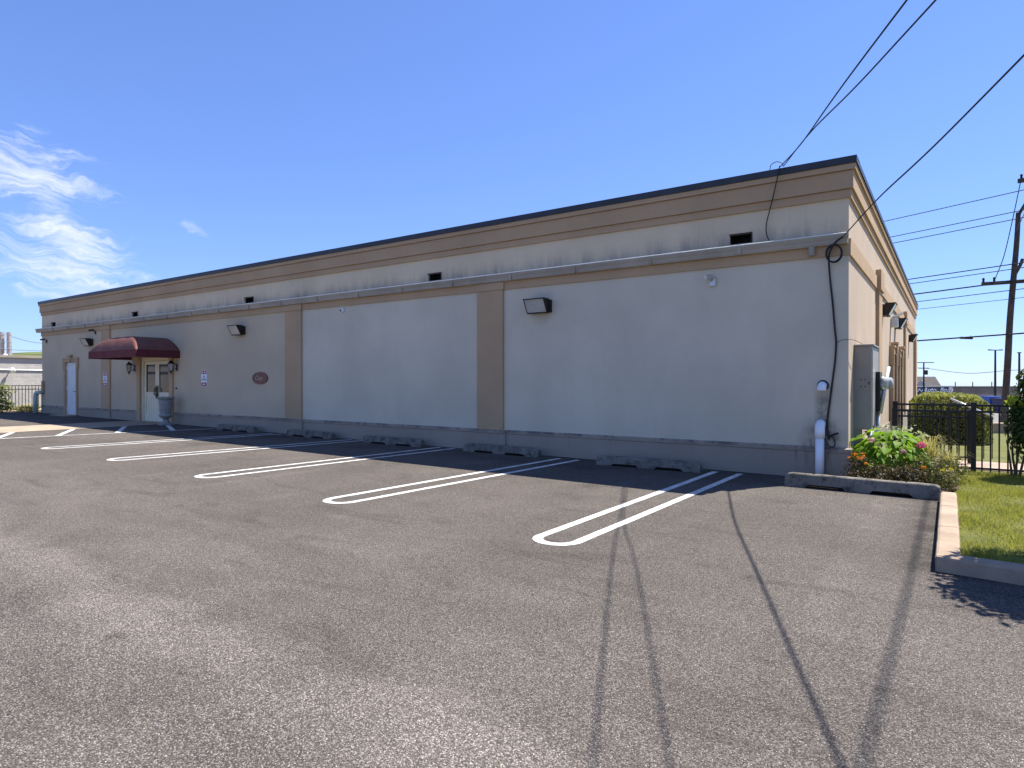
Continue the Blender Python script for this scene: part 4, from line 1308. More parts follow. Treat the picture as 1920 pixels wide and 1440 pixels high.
def leaf_cloud(name, pts, nrm, size, mat, parent=None, jitter=0.8, aspect=0.55, seed=1):
    """many folded leaf faces: each leaf two triangles pairs bent along the midrib"""
    g = np.random.default_rng(seed)
    n = len(pts)
    pts = np.asarray(pts, float); nrm = np.asarray(nrm, float)
    nrm = nrm + g.normal(0, jitter, (n, 3)); nrm /= np.linalg.norm(nrm, axis=1)[:, None] + 1e-9
    t = np.cross(nrm, g.normal(0, 1, (n, 3))); t /= np.linalg.norm(t, axis=1)[:, None] + 1e-9
    b_ = np.cross(nrm, t)
    s_ = size * g.uniform(0.65, 1.3, (n, 1))
    A = pts - t * s_ * 0.5
    B = pts + b_ * s_ * aspect * 0.5 + nrm * s_ * 0.08
    Cc = pts + t * s_ * 0.5 - nrm * s_ * 0.12
    Dd = pts - b_ * s_ * aspect * 0.5 + nrm * s_ * 0.08
    V = np.stack([A, B, Cc, Dd], 1).reshape(-1, 3)
    F = (np.arange(n)[:, None] * 4 + np.array([[0, 1, 2, 0, 2, 3]])).reshape(-1, 3)
    me = bpy.data.meshes.new(name)
    me.vertices.add(len(V)); me.vertices.foreach_set('co', V.ravel())
    me.loops.add(F.size); me.loops.foreach_set('vertex_index', F.ravel().astype(np.int32))
    me.polygons.add(len(F)); me.polygons.foreach_set('loop_start', np.arange(0, F.size, 3, dtype=np.int32))
    me.polygons.foreach_set('loop_total', np.full(len(F), 3, dtype=np.int32))
    me.materials.append(mat); me.update(calc_edges=True); me.validate()
    return link(name, me, parent)


def blob_points(n, c, r, seed, shell=0.45, zmin=None):
    g = np.random.default_rng(seed)
    d = g.normal(0, 1, (n, 3)); d /= np.linalg.norm(d, axis=1)[:, None]
    ph = g.uniform(0, 6.28, (4, 3)); fr = g.uniform(1.5, 4.5, (4, 3))
    wob = 1 + 0.13 * sum(np.sin(d @ fr[k] * 2 + ph[k, 0]) for k in range(4)) / 1.2
    rad = (shell + (1 - shell) * g.uniform(0, 1, n) ** 0.5) * wob
    p = np.array(c) + d * rad[:, None] * np.array(r)
    if zmin is not None:
        k = p[:, 2] > zmin; p, d = p[k], d[k]
    return p, d


# hedge block behind the fence
t = thing("hedge", "clipped boxy hedge with sunlit yellow-green top behind the fence", "hedge", (1.2, 9.5, 0.0))
def hedge_pts(n, seed):
    g = np.random.default_rng(seed)
    P_, N_ = [], []
    hx0, hx1, hy0, hy1 = -0.75, 0.85, -2.4, 3.2
    for k in range(n):
        f_ = g.random()
        u, v = g.random(), g.random()
        dep_ = abs(g.normal(0, 0.05))
        if f_ < 0.36:
            x_, y_, z_ = hx0 + u * (hx1 - hx0), hy0 + v * (hy1 - hy0), None; nn = (0, 0, 1)
        elif f_ < 0.66:
            x_, y_, nn = hx0 + u * (hx1 - hx0), hy0, (0, -1, 0.2)
        elif f_ < 0.95: x_, y_, nn = hx1, hy0 + u * (hy1 - hy0), (1, 0, 0.2)
        else: x_, y_, nn = hx0, hy0 + u * (hy1 - hy0), (-1, 0, 0.2)
        e = min(x_ - hx0, hx1 - x_)
        top = 1.17 - 0.14 * max(0, (x_ - 0.1)) - 0.16 * max(0, 1 - e / 0.22) ** 2 + 0.035 * mnoise.noise(Vector((x_ * 4, y_ * 3, 0)))
        z_ = top if nn[2] == 1 else top * (v ** 0.85) * 0.98 + 0.03
        bul = 0.05 * mnoise.noise(Vector((x_ * 3, y_ * 3, z_ * 4 + 9)))
        p = np.array([x_, y_, z_]) + np.array(nn) * (bul - dep_)
        P_.append(p); N_.append(nn)
    return P_, N_
P_, N_ = hedge_pts(11000, 3)
leaf_cloud("foliage", P_, N_, 0.062, M_HEDGE, t, 0.7, 0.6, 5)
mb = MB(); mb.box(-0.62, 0.70, -2.25, 3.05, 0.0, 1.0); mb.build("twigs", M_HEDGECORE, t)

# leafy shrub by the fence at the frame edge
def shrub(name, label, loc, blobs, n, size, mat, seed, stems, cat="shrub", extra=None):
    t = thing(name, label, cat, loc)
    P_, N_ = [], []
    for i, (c, r) in enumerate(blobs):
        p, d = blob_points(int(n / len(blobs)), c, r, seed + i)
        P_.append(p); N_.append(d)
    leaf_cloud("foliage", np.concatenate(P_), np.concatenate(N_) + np.array([0, 0, 0.4]), size, mat, t, 0.7, 0.5, seed)
    mb = MB()
    for s_ in stems: mb.tube(curve_pts(s_, 5), [0.02 - 0.014 * k / (5 * (len(s_) - 1)) for k in range(5 * (len(s_) - 1) + 1)], 6)
    mb.build("stems", M_STEM, t)
    if extra:
        p, d = blob_points(*extra[:3], seed + 50)
        leaf_cloud("young_leaves", p, d, size * 1.1, extra[3], t, 0.7, 0.5, seed + 60)
    return t


shrub("leafy_shrub", "dark leafy shrub with bright young leaves against the fence", (2.06, 1.35, 0.075),
      [((0.22, 0, 0.62), (0.30, 0.28, 0.38)), ((0.20, 0.05, 1.05), (0.27, 0.26, 0.34)), ((0.26, 0, 1.42), (0.22, 0.22, 0.26)), ((0.40, 0.1, 1.62), (0.20, 0.2, 0.24)), ((0.45, 0, 0.95), (0.42, 0.32, 0.62)), ((0.12, -0.05, 0.85), (0.2, 0.2, 0.3))],
      4600, 0.085, M_SHRUB, 21, [[(0, 0, 0), (0.05, 0, 0.4), (0.1, 0, 0.9)], [(0.06, 0.02, 0), (0.15, 0, 0.5), (0.3, 0, 1.2)], [(-0.03, 0, 0), (-0.06, 0.02, 0.3), (-0.10, 0, 0.55)], [(0.02, 0.03, 0), (-0.02, 0.05, 0.5), (0.12, 0.05, 1.5)]],
      extra=(60, (0.02, -0.05, 1.12), (0.14, 0.14, 0.12), M_LIME))

# small tree beside the lawn, its crown out of the picture and its shadow on the kerb
t = thing("ornamental_tree", "small round ornamental tree on the lawn whose shade falls on the kerb", "tree", (2.72, -3.85, 0.075))
P_, N_ = [], []
for i, (c, r) in enumerate([((-0.18, 0.0, 2.1), (0.58, 0.55, 0.55)), ((0.35, 0.1, 2.3), (0.8, 0.75, 0.8)), ((0.7, 0.5, 2.0), (0.7, 0.7, 0.6)), ((0.2, -0.35, 1.8), (0.8, 0.5, 0.45)), ((-0.18, 0.32, 1.85), (0.52, 0.4, 0.42)), ((0.5, 0.3, 1.7), (0.7, 0.5, 0.5))]):
    p, d = blob_points(3600, c, r, 80 + i); P_.append(p); N_.append(d)
leaf_cloud("crown", np.concatenate(P_), np.concatenate(N_), 0.11, M_SHRUB, t, 0.8, 0.55, 9)
mb = MB(); mb.tube(curve_pts([(0, 0, -0.1), (0.02, 0, 0.7), (0.0, 0.03, 1.4), (0.1, 0.05, 2.2)], 6), [0.07 - 0.045 * k / 18 for k in range(19)], 10)
for a in range(6): mb.tube([(0.01, 0.02, 1.2 + 0.08 * a), (0.7 * math.cos(a * 1.1), 0.6 * math.sin(a * 1.1), 1.9 + 0.07 * a)], [0.03, 0.01], 6)
mb.build("trunk", M_STEM, t)


# lawn grass
def grass(n, region, seed, h, mat, name):
    g = np.random.default_rng(seed)
    x0, x1, y0, y1 = region
    x = g.uniform(x0, x1, n); y = g.uniform(y0, y1, n)
    z = -0.0058 * x + 0.072
    an = g.uniform(0, 2 * np.pi, n); hh = h * g.uniform(0.4, 1.4, n) * (0.8 + 0.5 * np.sin(x * 5 + 1) * np.sin(y * 4)); ww = 0.0032 * g.uniform(0.7, 1.4, n)
    lx = g.normal(0, 0.45, n) * hh; ly = g.normal(0, 0.45, n) * hh
    V = np.zeros((n, 3, 3))
    V[:, 0] = np.stack([x - ww * np.cos(an), y - ww * np.sin(an), z], 1)
    V[:, 1] = np.stack([x + ww * np.cos(an), y + ww * np.sin(an), z], 1)
    V[:, 2] = np.stack([x + lx, y + ly, z + hh], 1)
    me = bpy.data.meshes.new(name)
    me.vertices.add(3 * n); me.vertices.foreach_set('co', V.ravel())
    me.loops.add(3 * n); me.loops.foreach_set('vertex_index', np.arange(3 * n, dtype=np.int32))
    me.polygons.add(n); me.polygons.foreach_set('loop_start', np.arange(0, 3 * n, 3, dtype=np.int32)); me.polygons.foreach_set('loop_total', np.full(n, 3, dtype=np.int32))
    me.materials.append(mat); me.update(calc_edges=True); me.validate()
    return tag(link(name, me), "short mown sunlit grass of the lawn beside the kerb", "grass", kind='stuff')


grass(90000, (1.33, 4.2, -4.64, 1.65), 5, 0.046, M_GRASS, "lawn_grass")

# flower bed ------------------------------------------------------
def leaf_mesh(L, W, mat, name="leaf", fold=0.25, droop=0.35, n=6):
    """broad pointed leaf with raised margins and a drooping tip"""
    mb = MB()
    for k in range(n + 1):
        u = k / n
        wd = W * (math.sin(math.pi * min(1, u ** 0.75)) ** 0.8) * 0.5 if 0 < u < 1 else 0.0
        z = -droop * L * u * u
        mb.v += [(u * L, -wd, z + fold * wd), (u * L, 0, z), (u * L, wd, z + fold * wd)]
    for k in range(n):
        a = 3 * k
        mb.f += [(a, a + 3, a + 4, a + 1), (a + 1, a + 4, a + 5, a + 2)]
    return mb.mesh(name, mat, smooth=True)


hyd_meshes = [leaf_mesh(0.17, 0.12, M_HYD), leaf_mesh(0.14, 0.095, M_HYD, droop=0.5), leaf_mesh(0.19, 0.125, M_HYD, droop=0.25, fold=0.35)]
t = thing("hydrangea", "big-leaved green hydrangea with one pink bloom in the flower bed", "hydrangea", (0.52, 0.15, 0.095))
hr_ = random.Random(3)
for k in range(230):
    an = hr_.uniform(0, 2 * math.pi); el_ = math.asin(hr_.uniform(-0.15, 1.0))
    rr = hr_.uniform(0.72, 1.0)
    p = Vector((0.50 * math.cos(an) * math.cos(el_) * rr, 0.46 * math.sin(an) * math.cos(el_) * rr, 0.15 + 0.46 * max(0.0, math.sin(el_)) * rr + 0.10))
    o = link("leaf", hyd_meshes[k % 3], t, p)
    o.rotation_euler = (hr_.uniform(-0.3, 0.3), hr_.uniform(-0.35, 0.45) + (0.5 - el_ * 0.35), an + hr_.uniform(-0.7, 0.7))
    s_ = hr_.uniform(0.7, 1.1); o.scale = (s_, s_, s_)
mb = MB()
for k in range(14):
    an = k * 0.9
    mb.tube([(0.03 * math.cos(an), 0.03 * math.sin(an), 0), (0.3 * math.cos(an), 0.28 * math.sin(an), 0.38)], 0.006, 5)
mb.build("stems", M_STEM, t)


def bloom(parent, c, r, mat, seed, n=90, size=0.03):
    p, d = blob_points(n, c, (r, r, r * 0.75), seed, 0.85)
    o = leaf_cloud("bloom", p, d, size, mat, parent, 0.4, 0.9, seed)
    return o


tag(bloom(t, (0.40, -0.24, 0.50), 0.06, M_PINK, 4), label="deep pink hydrangea bloom")
for c, r in (((-0.20, -0.30, 0.55), 0.045), ((0.2, -0.42, 0.42), 0.035), ((-0.36, -0.40, 0.2), 0.045)):
    tag(bloom(t, c, r, M_PALEPINK, int(100 * r + 77 * c[0]) % 97 + 5, 60), label="faded pale pink hydrangea bloom")

t = thing("variegated_plant", "pale variegated plant behind the hydrangea at the end wall", "plant", (0.50, 0.85, 0.095))
p, d = blob_points(520, (0, 0, 0.36), (0.42, 0.30, 0.36), 31, 0.6, zmin=0.02)
leaf_cloud("foliage", p, d + np.array([0, 0, 0.5]), 0.085, M_VARIEG, t, 0.5, 0.5, 32)
mb = MB()
for k in range(8): mb.tube([(0.02 * math.cos(k), 0.02 * math.sin(k), 0), (0.2 * math.cos(k), 0.2 * math.sin(k), 0.4)], 0.005, 5)
mb.build("stems", M_STEM, t)

# arching straw-coloured grass
def grass_tuft(name, label, loc, n, h, spread, mat, seed, wd=0.006):
    t = thing(name, label, "ornamental grass", loc)
    g = random.Random(seed)
    mb = MB()
    for k in range(n):
        an = g.uniform(0, 2 * math.pi); hh = h * g.uniform(0.55, 1.1); sp = spread * g.uniform(0.3, 1.1)
        base = Vector((g.uniform(-0.05, 0.05), g.uniform(-0.05, 0.05), 0))
        side = Vector((-math.sin(an), math.cos(an), 0)) * wd * g.uniform(0.6, 1.2)
        ns = 7
        o_ = len(mb.v)
        for i in range(ns + 1):
            u = i / ns
            c = base + Vector((math.cos(an), math.sin(an), 0)) * sp * u ** 1.6 + Vector((0, 0, hh * (math.sin(u * 2.1) / math.sin(1.57)) * 0.95))
            f_ = (1 - u * 0.85)
            mb.v += [tuple(c - side * f_), tuple(c + side * f_)]
        for i in range(ns): mb.f.append((o_ + 2 * i, o_ + 2 * i + 1, o_ + 2 * i + 3, o_ + 2 * i + 2))
    mb.build("blades", mat, t)
    mb = MB(); mb.lathe([(0.05, -0.02), (0.045, 0.04), (0.02, 0.06)], 8); mb.build("crown", M_STEM, t)
    return t


grass_tuft("ornamental_grass", "straw-coloured arching grass clump right of the pink bloom", (1.02, 0.35, 0.095), 150, 0.62, 0.42, M_YELLOWGRASS, 5)
grass_tuft("ornamental_grass", "low pale grass clump spilling toward the fence corner post", (1.22, 0.75, 0.095), 130, 0.38, 0.34, M_YELLOWGRASS, 8)


def bed_plant(label, loc, r, mat, nl, size, seed, flowers=0, fmat=None, name="bedding_plant"):
    t = thing(name, label, "bedding plant", loc)
    p, d = blob_points(nl, (0, 0, r[2] * 0.55), r, seed, 0.5, zmin=0.005)
    leaf_cloud("foliage", p, d + np.array([0, 0, 0.4]), size, mat, t, 0.8, 0.5, seed + 1)
    mb = MB()
    for k in range(9):
        an = k * 0.77
        mb.tube([(0.01 * math.cos(an), 0.01 * math.sin(an), -0.01), (r[0] * 0.6 * math.cos(an), r[1] * 0.6 * math.sin(an), r[2] * 0.9)], 0.004, 5)
    mb.build("stems", M_STEM, t)
    g = random.Random(seed)
    for k in range(flowers):
        an = g.uniform(0, 6.28); q = g.uniform(0.2, 0.95)
        c = (r[0] * q * math.cos(an), -abs(r[1] * q * math.sin(an)), r[2] * (0.55 + 1.0 * math.sqrt(max(0, 1 - q * q))) + 0.01)
        pp, dd = blob_points(26, c, (0.026, 0.026, 0.016), seed * 13 + k, 0.6)
        leaf_cloud("flower", pp, dd, 0.024, fmat, t, 0.4, 0.8, seed + k)
    return t


bed_plant("bronze-leaved plant with a cluster of orange flowers next to the grey cabinet", (0.20, -0.42, 0.095), (0.20, 0.22, 0.24), M_BRONZELEAF, 700, 0.042, 41, 8, M_ORANGE)
bed_plant("bronze-leaved plant at the bed edge below the hydrangea leaves", (0.50, -0.60, 0.095), (0.22, 0.2, 0.17), M_BRONZELEAF, 700, 0.042, 42, 0, M_ORANGE)
bed_plant("bronze-leaved plant with a single orange flower in the middle of the bed edge", (0.82, -0.52, 0.095), (0.22, 0.22, 0.19), M_BRONZELEAF, 750, 0.042, 43, 1, M_ORANGE)
bed_plant("olive-leaved plant below the straw-coloured grass clump", (1.05, -0.28, 0.095), (0.24, 0.26, 0.26), M_OLIVELEAF, 800, 0.045, 44, 0, M_ORANGE)
bed_plant("low olive plant at the lawn corner of the flower bed", (1.20, -0.60, 0.095), (0.18, 0.2, 0.17), M_OLIVELEAF, 520, 0.042, 45, 2, M_YELLOWFL)
bed_plant("olive-leaved plant by the fence corner post", (1.28, 0.15, 0.095), (0.2, 0.28, 0.24), M_OLIVELEAF, 650, 0.045, 46, 0, M_ORANGE)
bed_plant("lime-yellow leafed plant against the grey cabinet foot", (0.24, 0.0, 0.095), (0.15, 0.16, 0.27), M_LIME, 160, 0.06, 47, 0, M_ORANGE)
bed_plant("small bronze plant at the corner of the building plinth", (0.17, -0.72, 0.095), (0.12, 0.12, 0.11), M_BRONZELEAF, 260, 0.036, 48, 0, M_ORANGE)

# street pole and its hardware
PX, PY = 3.18, 22.2
t = thing("utility_pole", "tall weathered wooden utility pole with crossarms across the street", "utility pole", (PX, PY, gz(PX, PY)))
mb = MB(); mb.tube(curve_pts([(-0.12, 0.05, -0.2), (0.02, 0, 2.6), (0.10, 0.0, 4.6), (0.22, 0.0, 6.4), (0.30, 0.0, 7.6), (0.36, 0, 8.9)], 4), [0.13 - 0.045 * k / 20 for k in range(21)], 12); mb.build("pole", M_POLE, t, smooth=True)
mb = MB(); mb.box(-0.85, 1.2, -0.06, 0.06, 6.02, 6.16); mb.build("crossarm", M_POLE, t)
mb = MB(); mb.box(0.33, 2.0, -0.06, 0.06, 10.1, 10.26); mb.tube([(0.36, 0, 8.8), (0.62, 0, 9.3), (0.70, 0, 10.15)], 0.06, 8); mb.build("crossarm", M_POLE, t)
for u, z in ((-0.78, 6.16), (-0.42, 6.16), (0.45, 10.26), (0.75, 6.16)):
    mb = MB(); mb.lathe([(0.03, 0.0), (0.05, 0.05), (0.03, 0.08), (0.055, 0.12), (0.03, 0.18)], 10, (u, 0, z)); mb.build("insulator", M_IRON, t)
mb = MB(); mb.tube(curve_pts([(0.45, 0, 10.3), (0.20, 0, 8.8), (-0.10, 0, 7.2), (-0.38, 0, 6.3), (-0.42, 0, 6.1)]), 0.018, 6); mb.build("jumper_wire", M_WIRE, t)
mb = MB(); mb.tube(curve_pts([(0.12, 0, 6.1), (0.4, 0, 6.7), (0.5, 0, 7.0)]), 0.06, 8); mb.build("riser", M_POLE, t)


def street_wire(pxl, pyl, zl, zr, r, label):
    """wires running west behind the building from the pole and on to the east"""
    a = Vector((PX - 40, PY + 16, zl)); m_ = Vector((PX, PY - 0.25, zr)); c = Vector((PX + 30, PY - 12, zr + 1.2))
    mid = (a + m_) / 2 - Vector((0, 0, 0.35))
    return wire([a, mid, m_, c], r, label)


wn = ["topmost", "second", "third", "fourth", "fifth", "sixth", "seventh", "eighth"]
for i, (z, r, zl) in enumerate(((9.15, 0.017, 6.4), (8.35, 0.017, 5.6), (8.05, 0.017, 5.2), (6.25, 0.022, 3.6), (6.05, 0.017, 3.2), (5.55, 0.03, 2.7), (5.2, 0.017, 2.2), (4.85, 0.012, 2.0))):
    street_wire(0, 0, zl + 3.0, z, r, "street wire passing the utility pole, %s from the top" % wn[i])
street_wire(0, 0, 3.8, 3.42, 0.035, "thick lowest telephone cable on the utility pole")
t = thing("splice_case", "dark splice case hanging on the lowest telephone cable", "splice case", (PX - 1.35, PY - 0.25 + 0.6, 3.36))
mb = MB(); mb.tube([(-0.22, 0.06, 0.02), (0.22, -0.08, -0.02)], [0.05, 0.055], 10); mb.build("case", M_CABLE, t)
mb = MB(); mb.tube([(-0.15, 0.04, 0.02), (-0.15, 0.04, 0.09)], 0.01, 6); mb.tube([(0.15, -0.05, 0.0), (0.15, -0.05, 0.1)], 0.01, 6); mb.build("hanger", M_CABLE, t)


def far(x_px, z, Z):
    """world x, y for a bearing seen from the lot at distance Z"""
    yaw = R(34.65)
    v = Vector((-math.sin(yaw), math.cos(yaw))); r_ = Vector((math.cos(yaw), math.sin(yaw)))
    q = Vector((1.259, -10.757)) + v * Z + r_ * ((x_px - 960) / 1188 * Z)
    return q


# distant shop: low dark sign building with a gabled house behind, brown long block
M_NAVY = plain("navy_siding", (0.055, 0.07, 0.10), 0.7, 0, 0.15, 0.6)
M_BROWN = plain("brown_block", (0.17, 0.135, 0.11), 0.9, 0, 0.18, 0.5, 0.3, 3)
M_ROOFG = plain("grey_shingle", (0.055, 0.05, 0.047), 0.9, 0, 0.3, 1.2, 0.4, 4)
M_SIDING = plain("pale_siding", (0.5, 0.46, 0.42), 0.8)
a = far(1690, 0, 78); b_ = far(1786, 0, 78); c = far(1910, 0, 86)
def wall_prism(mb, p, q, depth, z0, z1):
    d = (q - p).normalized(); nn = Vector((-d.y, d.x)) * depth
    vs = [p, q, q + nn, p + nn]
    mb.prism_z([(v.x, v.y) for v in vs], z0, z1)
t = thing("sign_shop", "low dark blue shop with white script lettering beyond the hedge", "building", (a.x, a.y, gz(a.x, a.y)))
bz = gz(a.x, a.y)
mb = MB(); p0, q0 = Vector((0, 0)), b_ - a
wall_prism(mb, p0, q0, 9, 0, 0.87 - bz); mb.build("wall", M_NAVY, t)
mb = MB(); d = (q0 - p0).normalized(); wall_prism(mb, q0 - d * 0.5, q0, -0.08, 0, 0.9 - bz); mb.build("corner_trim", M_SIDING, t)
ang = math.atan2(d.y, d.x)
tm = text_mesh("Auto  Body", 0.78, M_SIGNW, "lettering", t, (p0 + d * (q0.length * 0.70)).to_3d() + Vector((d.y * 0.12, -d.x * 0.12, 0.45 - bz)), (R(90), 0, ang), 0.02, 0.35)
sq = [((p0 + d * (0.6 + 2.4 * k / 24)).to_3d() + Vector((d.y * 0.12, -d.x * 0.12, 0.42 - bz + 0.2 * math.sin(k * 1.3) * (1.6 if k < 3 else 0.8)))) for k in range(25)]
mb = MB(); mb.tube(sq, 0.045, 5); mb.build("lettering", M_SIGNW, t)
g0 = far(1686, 0, 100); g1 = far(1765, 0, 100)
t = thing("gabled_house", "grey-roofed gabled house with white gable windows behind the dark shop", "building", (g0.x, g0.y, gz(g0.x, g0.y)))
hz = gz(g0.x, g0.y); d2 = (g1 - g0); L2 = d2.length; d2.normalize(); n2 = (g1 - Vector((1.259, -10.757))).normalized()
def P2(u, v, z): q = d2 * u + n2 * v; return (q.x, q.y, z)
ez, rz_ = 0.5 - hz, 2.25 - hz
mb = MB(); mb.add([P2(0, 0, 0), P2(L2, 0, 0), P2(L2, 8, 0), P2(0, 8, 0), P2(0, 0, ez), P2(L2, 0, ez), P2(L2, 8, ez), P2(0, 8, ez)], [(0, 1, 5, 4), (1, 2, 6, 5), (2, 3, 7, 6), (3, 0, 4, 7)])
mb.add([P2(L2, 0, ez), P2(L2, 8, ez), P2(L2 - 0.9, 4, rz_)], [(0, 1, 2)]); mb.build("wall", M_SIDING, t)
mb = MB(); mb.add([P2(-1, -0.4, ez - 0.1), P2(L2 + 0.2, -0.4, ez - 0.1), P2(L2 - 1.0, 4, rz_ + 0.05), P2(-1, 4, rz_ + 0.05), P2(L2 + 0.2, 8.4, ez - 0.1), P2(-1, 8.4, ez - 0.1)], [(0, 1, 2, 3), (3, 2, 4, 5)]); rf = mb.build("roof", M_ROOFG, t)
for u in (1.2, 2.9):
    mb = MB(); mb.add([P2(u, 0.6, ez + 0.1), P2(u + 1.2, 0.6, ez + 0.1), P2(u + 1.2, 0.6, ez + 0.75), P2(u + 0.6, 0.6, ez + 1.25), P2(u, 0.6, ez + 0.75), P2(u, 3, ez + 0.75), P2(u + 1.2, 3, ez + 0.75), P2(u + 0.6, 3, ez + 1.25)], [(0, 1, 2, 3, 4), (4, 3, 7, 5), (3, 2, 6, 7)]); dm = mb.build("dormer", M_SIDING, rf)
t = thing("brown_block_building", "long low brown building on the far side of the street", "building", (b_.x, b_.y, gz(b_.x, b_.y)))
bz2 = gz(b_.x, b_.y); q1 = c - b_
mb = MB(); wall_prism(mb, Vector((0.02, 0.02)), q1, 12, 0, 0.72 - bz2); mb.build("wall", M_BROWN, t)
mb = MB(); wall_prism(mb, Vector((0.02, -0.1)), q1 + Vector((0, -0.1)), 12.2, 0.72 - bz2, 0.86 - bz2); mb.build("roof_edge", M_ROOFG, t)
for u in (0.08, 0.33, 0.62):
    pp = q1 * u
    mb = MB(); mb.tube([(pp.x - 0.3, pp.y + 1.0, 0.8 - bz2), (pp.x - 0.3, pp.y + 1.0, 1.45 - bz2)], 0.06, 6); mb.build("vent_pipe", M_IRON, t)

# street lamp and small pole far away
def far_pole(name, label, cat, xp, Z, top, r, mat):
    q = far(xp, 0, Z); z0 = gz(q.x, q.y)
    t = thing(name, label, cat, (q.x, q.y, z0))
    mb = MB(); mb.tube([(0, 0, 0), (0, 0, top - z0)], [r, r * 0.7], 10); mb.build("pole", mat, t)
    return t, top - z0
t, h = far_pole("street_lamp", "tall twin-headed lamp post beyond the hedge", "lamp post", 1866, 55, 4.25, 0.10, M_IRON)
dd = Vector((math.cos(R(34.65)), math.sin(R(34.65))))
for s_ in (-1, 1):
    mb = MB(); mb.tube([(0, 0, h - 0.03), (dd.x * 0.62 * s_, dd.y * 0.62 * s_, h)], [0.035, 0.06], 6); mb.build("lamp_head", M_IRON, t)
t, h = far_pole("far_utility_pole", "small distant utility pole with transformer in front of the dark shop", "utility pole", 1732, 70, 3.6, 0.10, M_IRON)
for z, l_ in ((0.0, 1.1), (-0.62, 0.55)):
    mb = MB(); mb.tube([(-dd.x * l_, -dd.y * l_, h + z), (dd.x * l_, dd.y * l_, h + z)], 0.05, 6); mb.build("crossarm", M_IRON, t)
mb = MB(); mb.tube([(0.2, -0.2, h - 1.35), (0.2, -0.2, h - 0.85)], 0.2, 10); mb.build("transformer", M_IRON, t)
t, h = far_pole("far_post", "thin distant post behind the leafy shrub at the frame edge", "post", 1911, 60, 4.2, 0.12, M_POLE)
mb = MB(); mb.box(-0.15, 0.15, -0.15, 0.15, h, h + 0.08); mb.build("cap", M_POLE, t)
A_ = far(1690, 0, 70); B_ = far(1732, 0, 70); C_ = far(1911, 0, 60); D_ = far(2050, 0, 60)
wire([(A_.x, A_.y, 2.95), (B_.x, B_.y, 2.98), ((B_.x + C_.x) / 2, (B_.y + C_.y) / 2, 2.35), (C_.x, C_.y, 2.6), (D_.x, D_.y, 2.6)], 0.025, "thin distant wire low on the horizon between far poles")

# blue bins by the pole
M_BLUE = plain("blue_bin_plastic", (0.03, 0.10, 0.40), 0.45, 0, 0.1)
M_NAVYBIN = plain("navy_bin_plastic", (0.02, 0.03, 0.10), 0.45, 0, 0.1)
def bin_(xp, Z, wd, h, mat, lab):
    q = far(xp, 0, Z); t = thing("waste_bin", lab, "bin", (q.x, q.y, gz(q.x, q.y) + 0.001), R(34.65))
    mb = MB()
    a, b2 = wd * 0.36, wd * 0.5
    mb.add([(-a, -a, 0.08), (a, -a, 0.08), (a, a, 0.08), (-a, a, 0.08), (-b2, -b2, h), (b2, -b2, h), (b2, b2, h), (-b2, b2, h)], [(3, 2, 1, 0), (0, 1, 5, 4), (1, 2, 6, 5), (2, 3, 7, 6), (3, 0, 4, 7)]); mb.build("body", mat, t)
    mb = MB(); mb.box(-b2 - 0.04, b2 + 0.04, -b2 - 0.05, b2 + 0.03, h, h + 0.08); mb.build("lid", mat, t, bevel=0.02)
    for s_ in (-1, 1):
        mb = MB(); mb.tube([(s_ * a - 0.04, a - 0.02, 0.09), (s_ * a + 0.04, a - 0.02, 0.09)], 0.09, 12); mb.build("wheel", M_IRON, t)
    return t
bin_(1859, 43, 0.86, 0.95, M_BLUE, "bright blue waste bin across the street beside the hedge end")
bin_(1876, 42, 0.70, 0.85, M_NAVYBIN, "dark navy waste bin next to the utility pole")
q = far(1878, 0, 21)
t = thing("stone_block", "low whitish stone block with a dark mark past the hedge", "stone block", (q.x, q.y, gz(q.x, q.y) + 0.0), R(20))
mb = MB(); mb.box(-0.45, 0.5, -0.2, 0.2, -0.05, 0.42); mb.build("block", M_CURB, t, bevel=0.02)
mb = MB(); mb.box(-0.02, 0.12, -0.206, -0.2, 0.18, 0.32); mb.build("mark", M_IRON, t)

# ================================================================ LEFT HAND SIDE: neighbour
def wall_paint():
    mt, tt, b, P = new_mat("white_painted_block")
    br = tt.node('ShaderNodeTexBrick')
    v_ = tt.node('ShaderNodeCombineXYZ'); x_, y_, z_ = tt.sep(P)
    tt.l.new(y_, v_.inputs[0]); tt.l.new(z_, v_.inputs[1]); tt.l.new(v_.outputs[0], br.inputs['Vector'])
    br.inputs['Scale'].default_value = 1.0; br.inputs['Brick Width'].default_value = 0.42; br.inputs['Row Height'].default_value = 0.21; br.inputs['Mortar Size'].default_value = 0.012
    n = tt.noise(P, 1.5, 6, 0.65)
    c = tt.mix(tt.ramp(n, 0.3, 0.7), (0.43, 0.40, 0.36), (0.52, 0.49, 0.45))
    tt.l.new(c, b.inputs['Base Color']); b.inputs['Roughness'].default_value = 0.9
    bump(tt, b, tt.math('ADD', tt.math('MULTIPLY', br.outputs['Fac'], -0.6), tt.noise(P, 6, 5, 0.7)), 0.5, 0.03)
    return mt


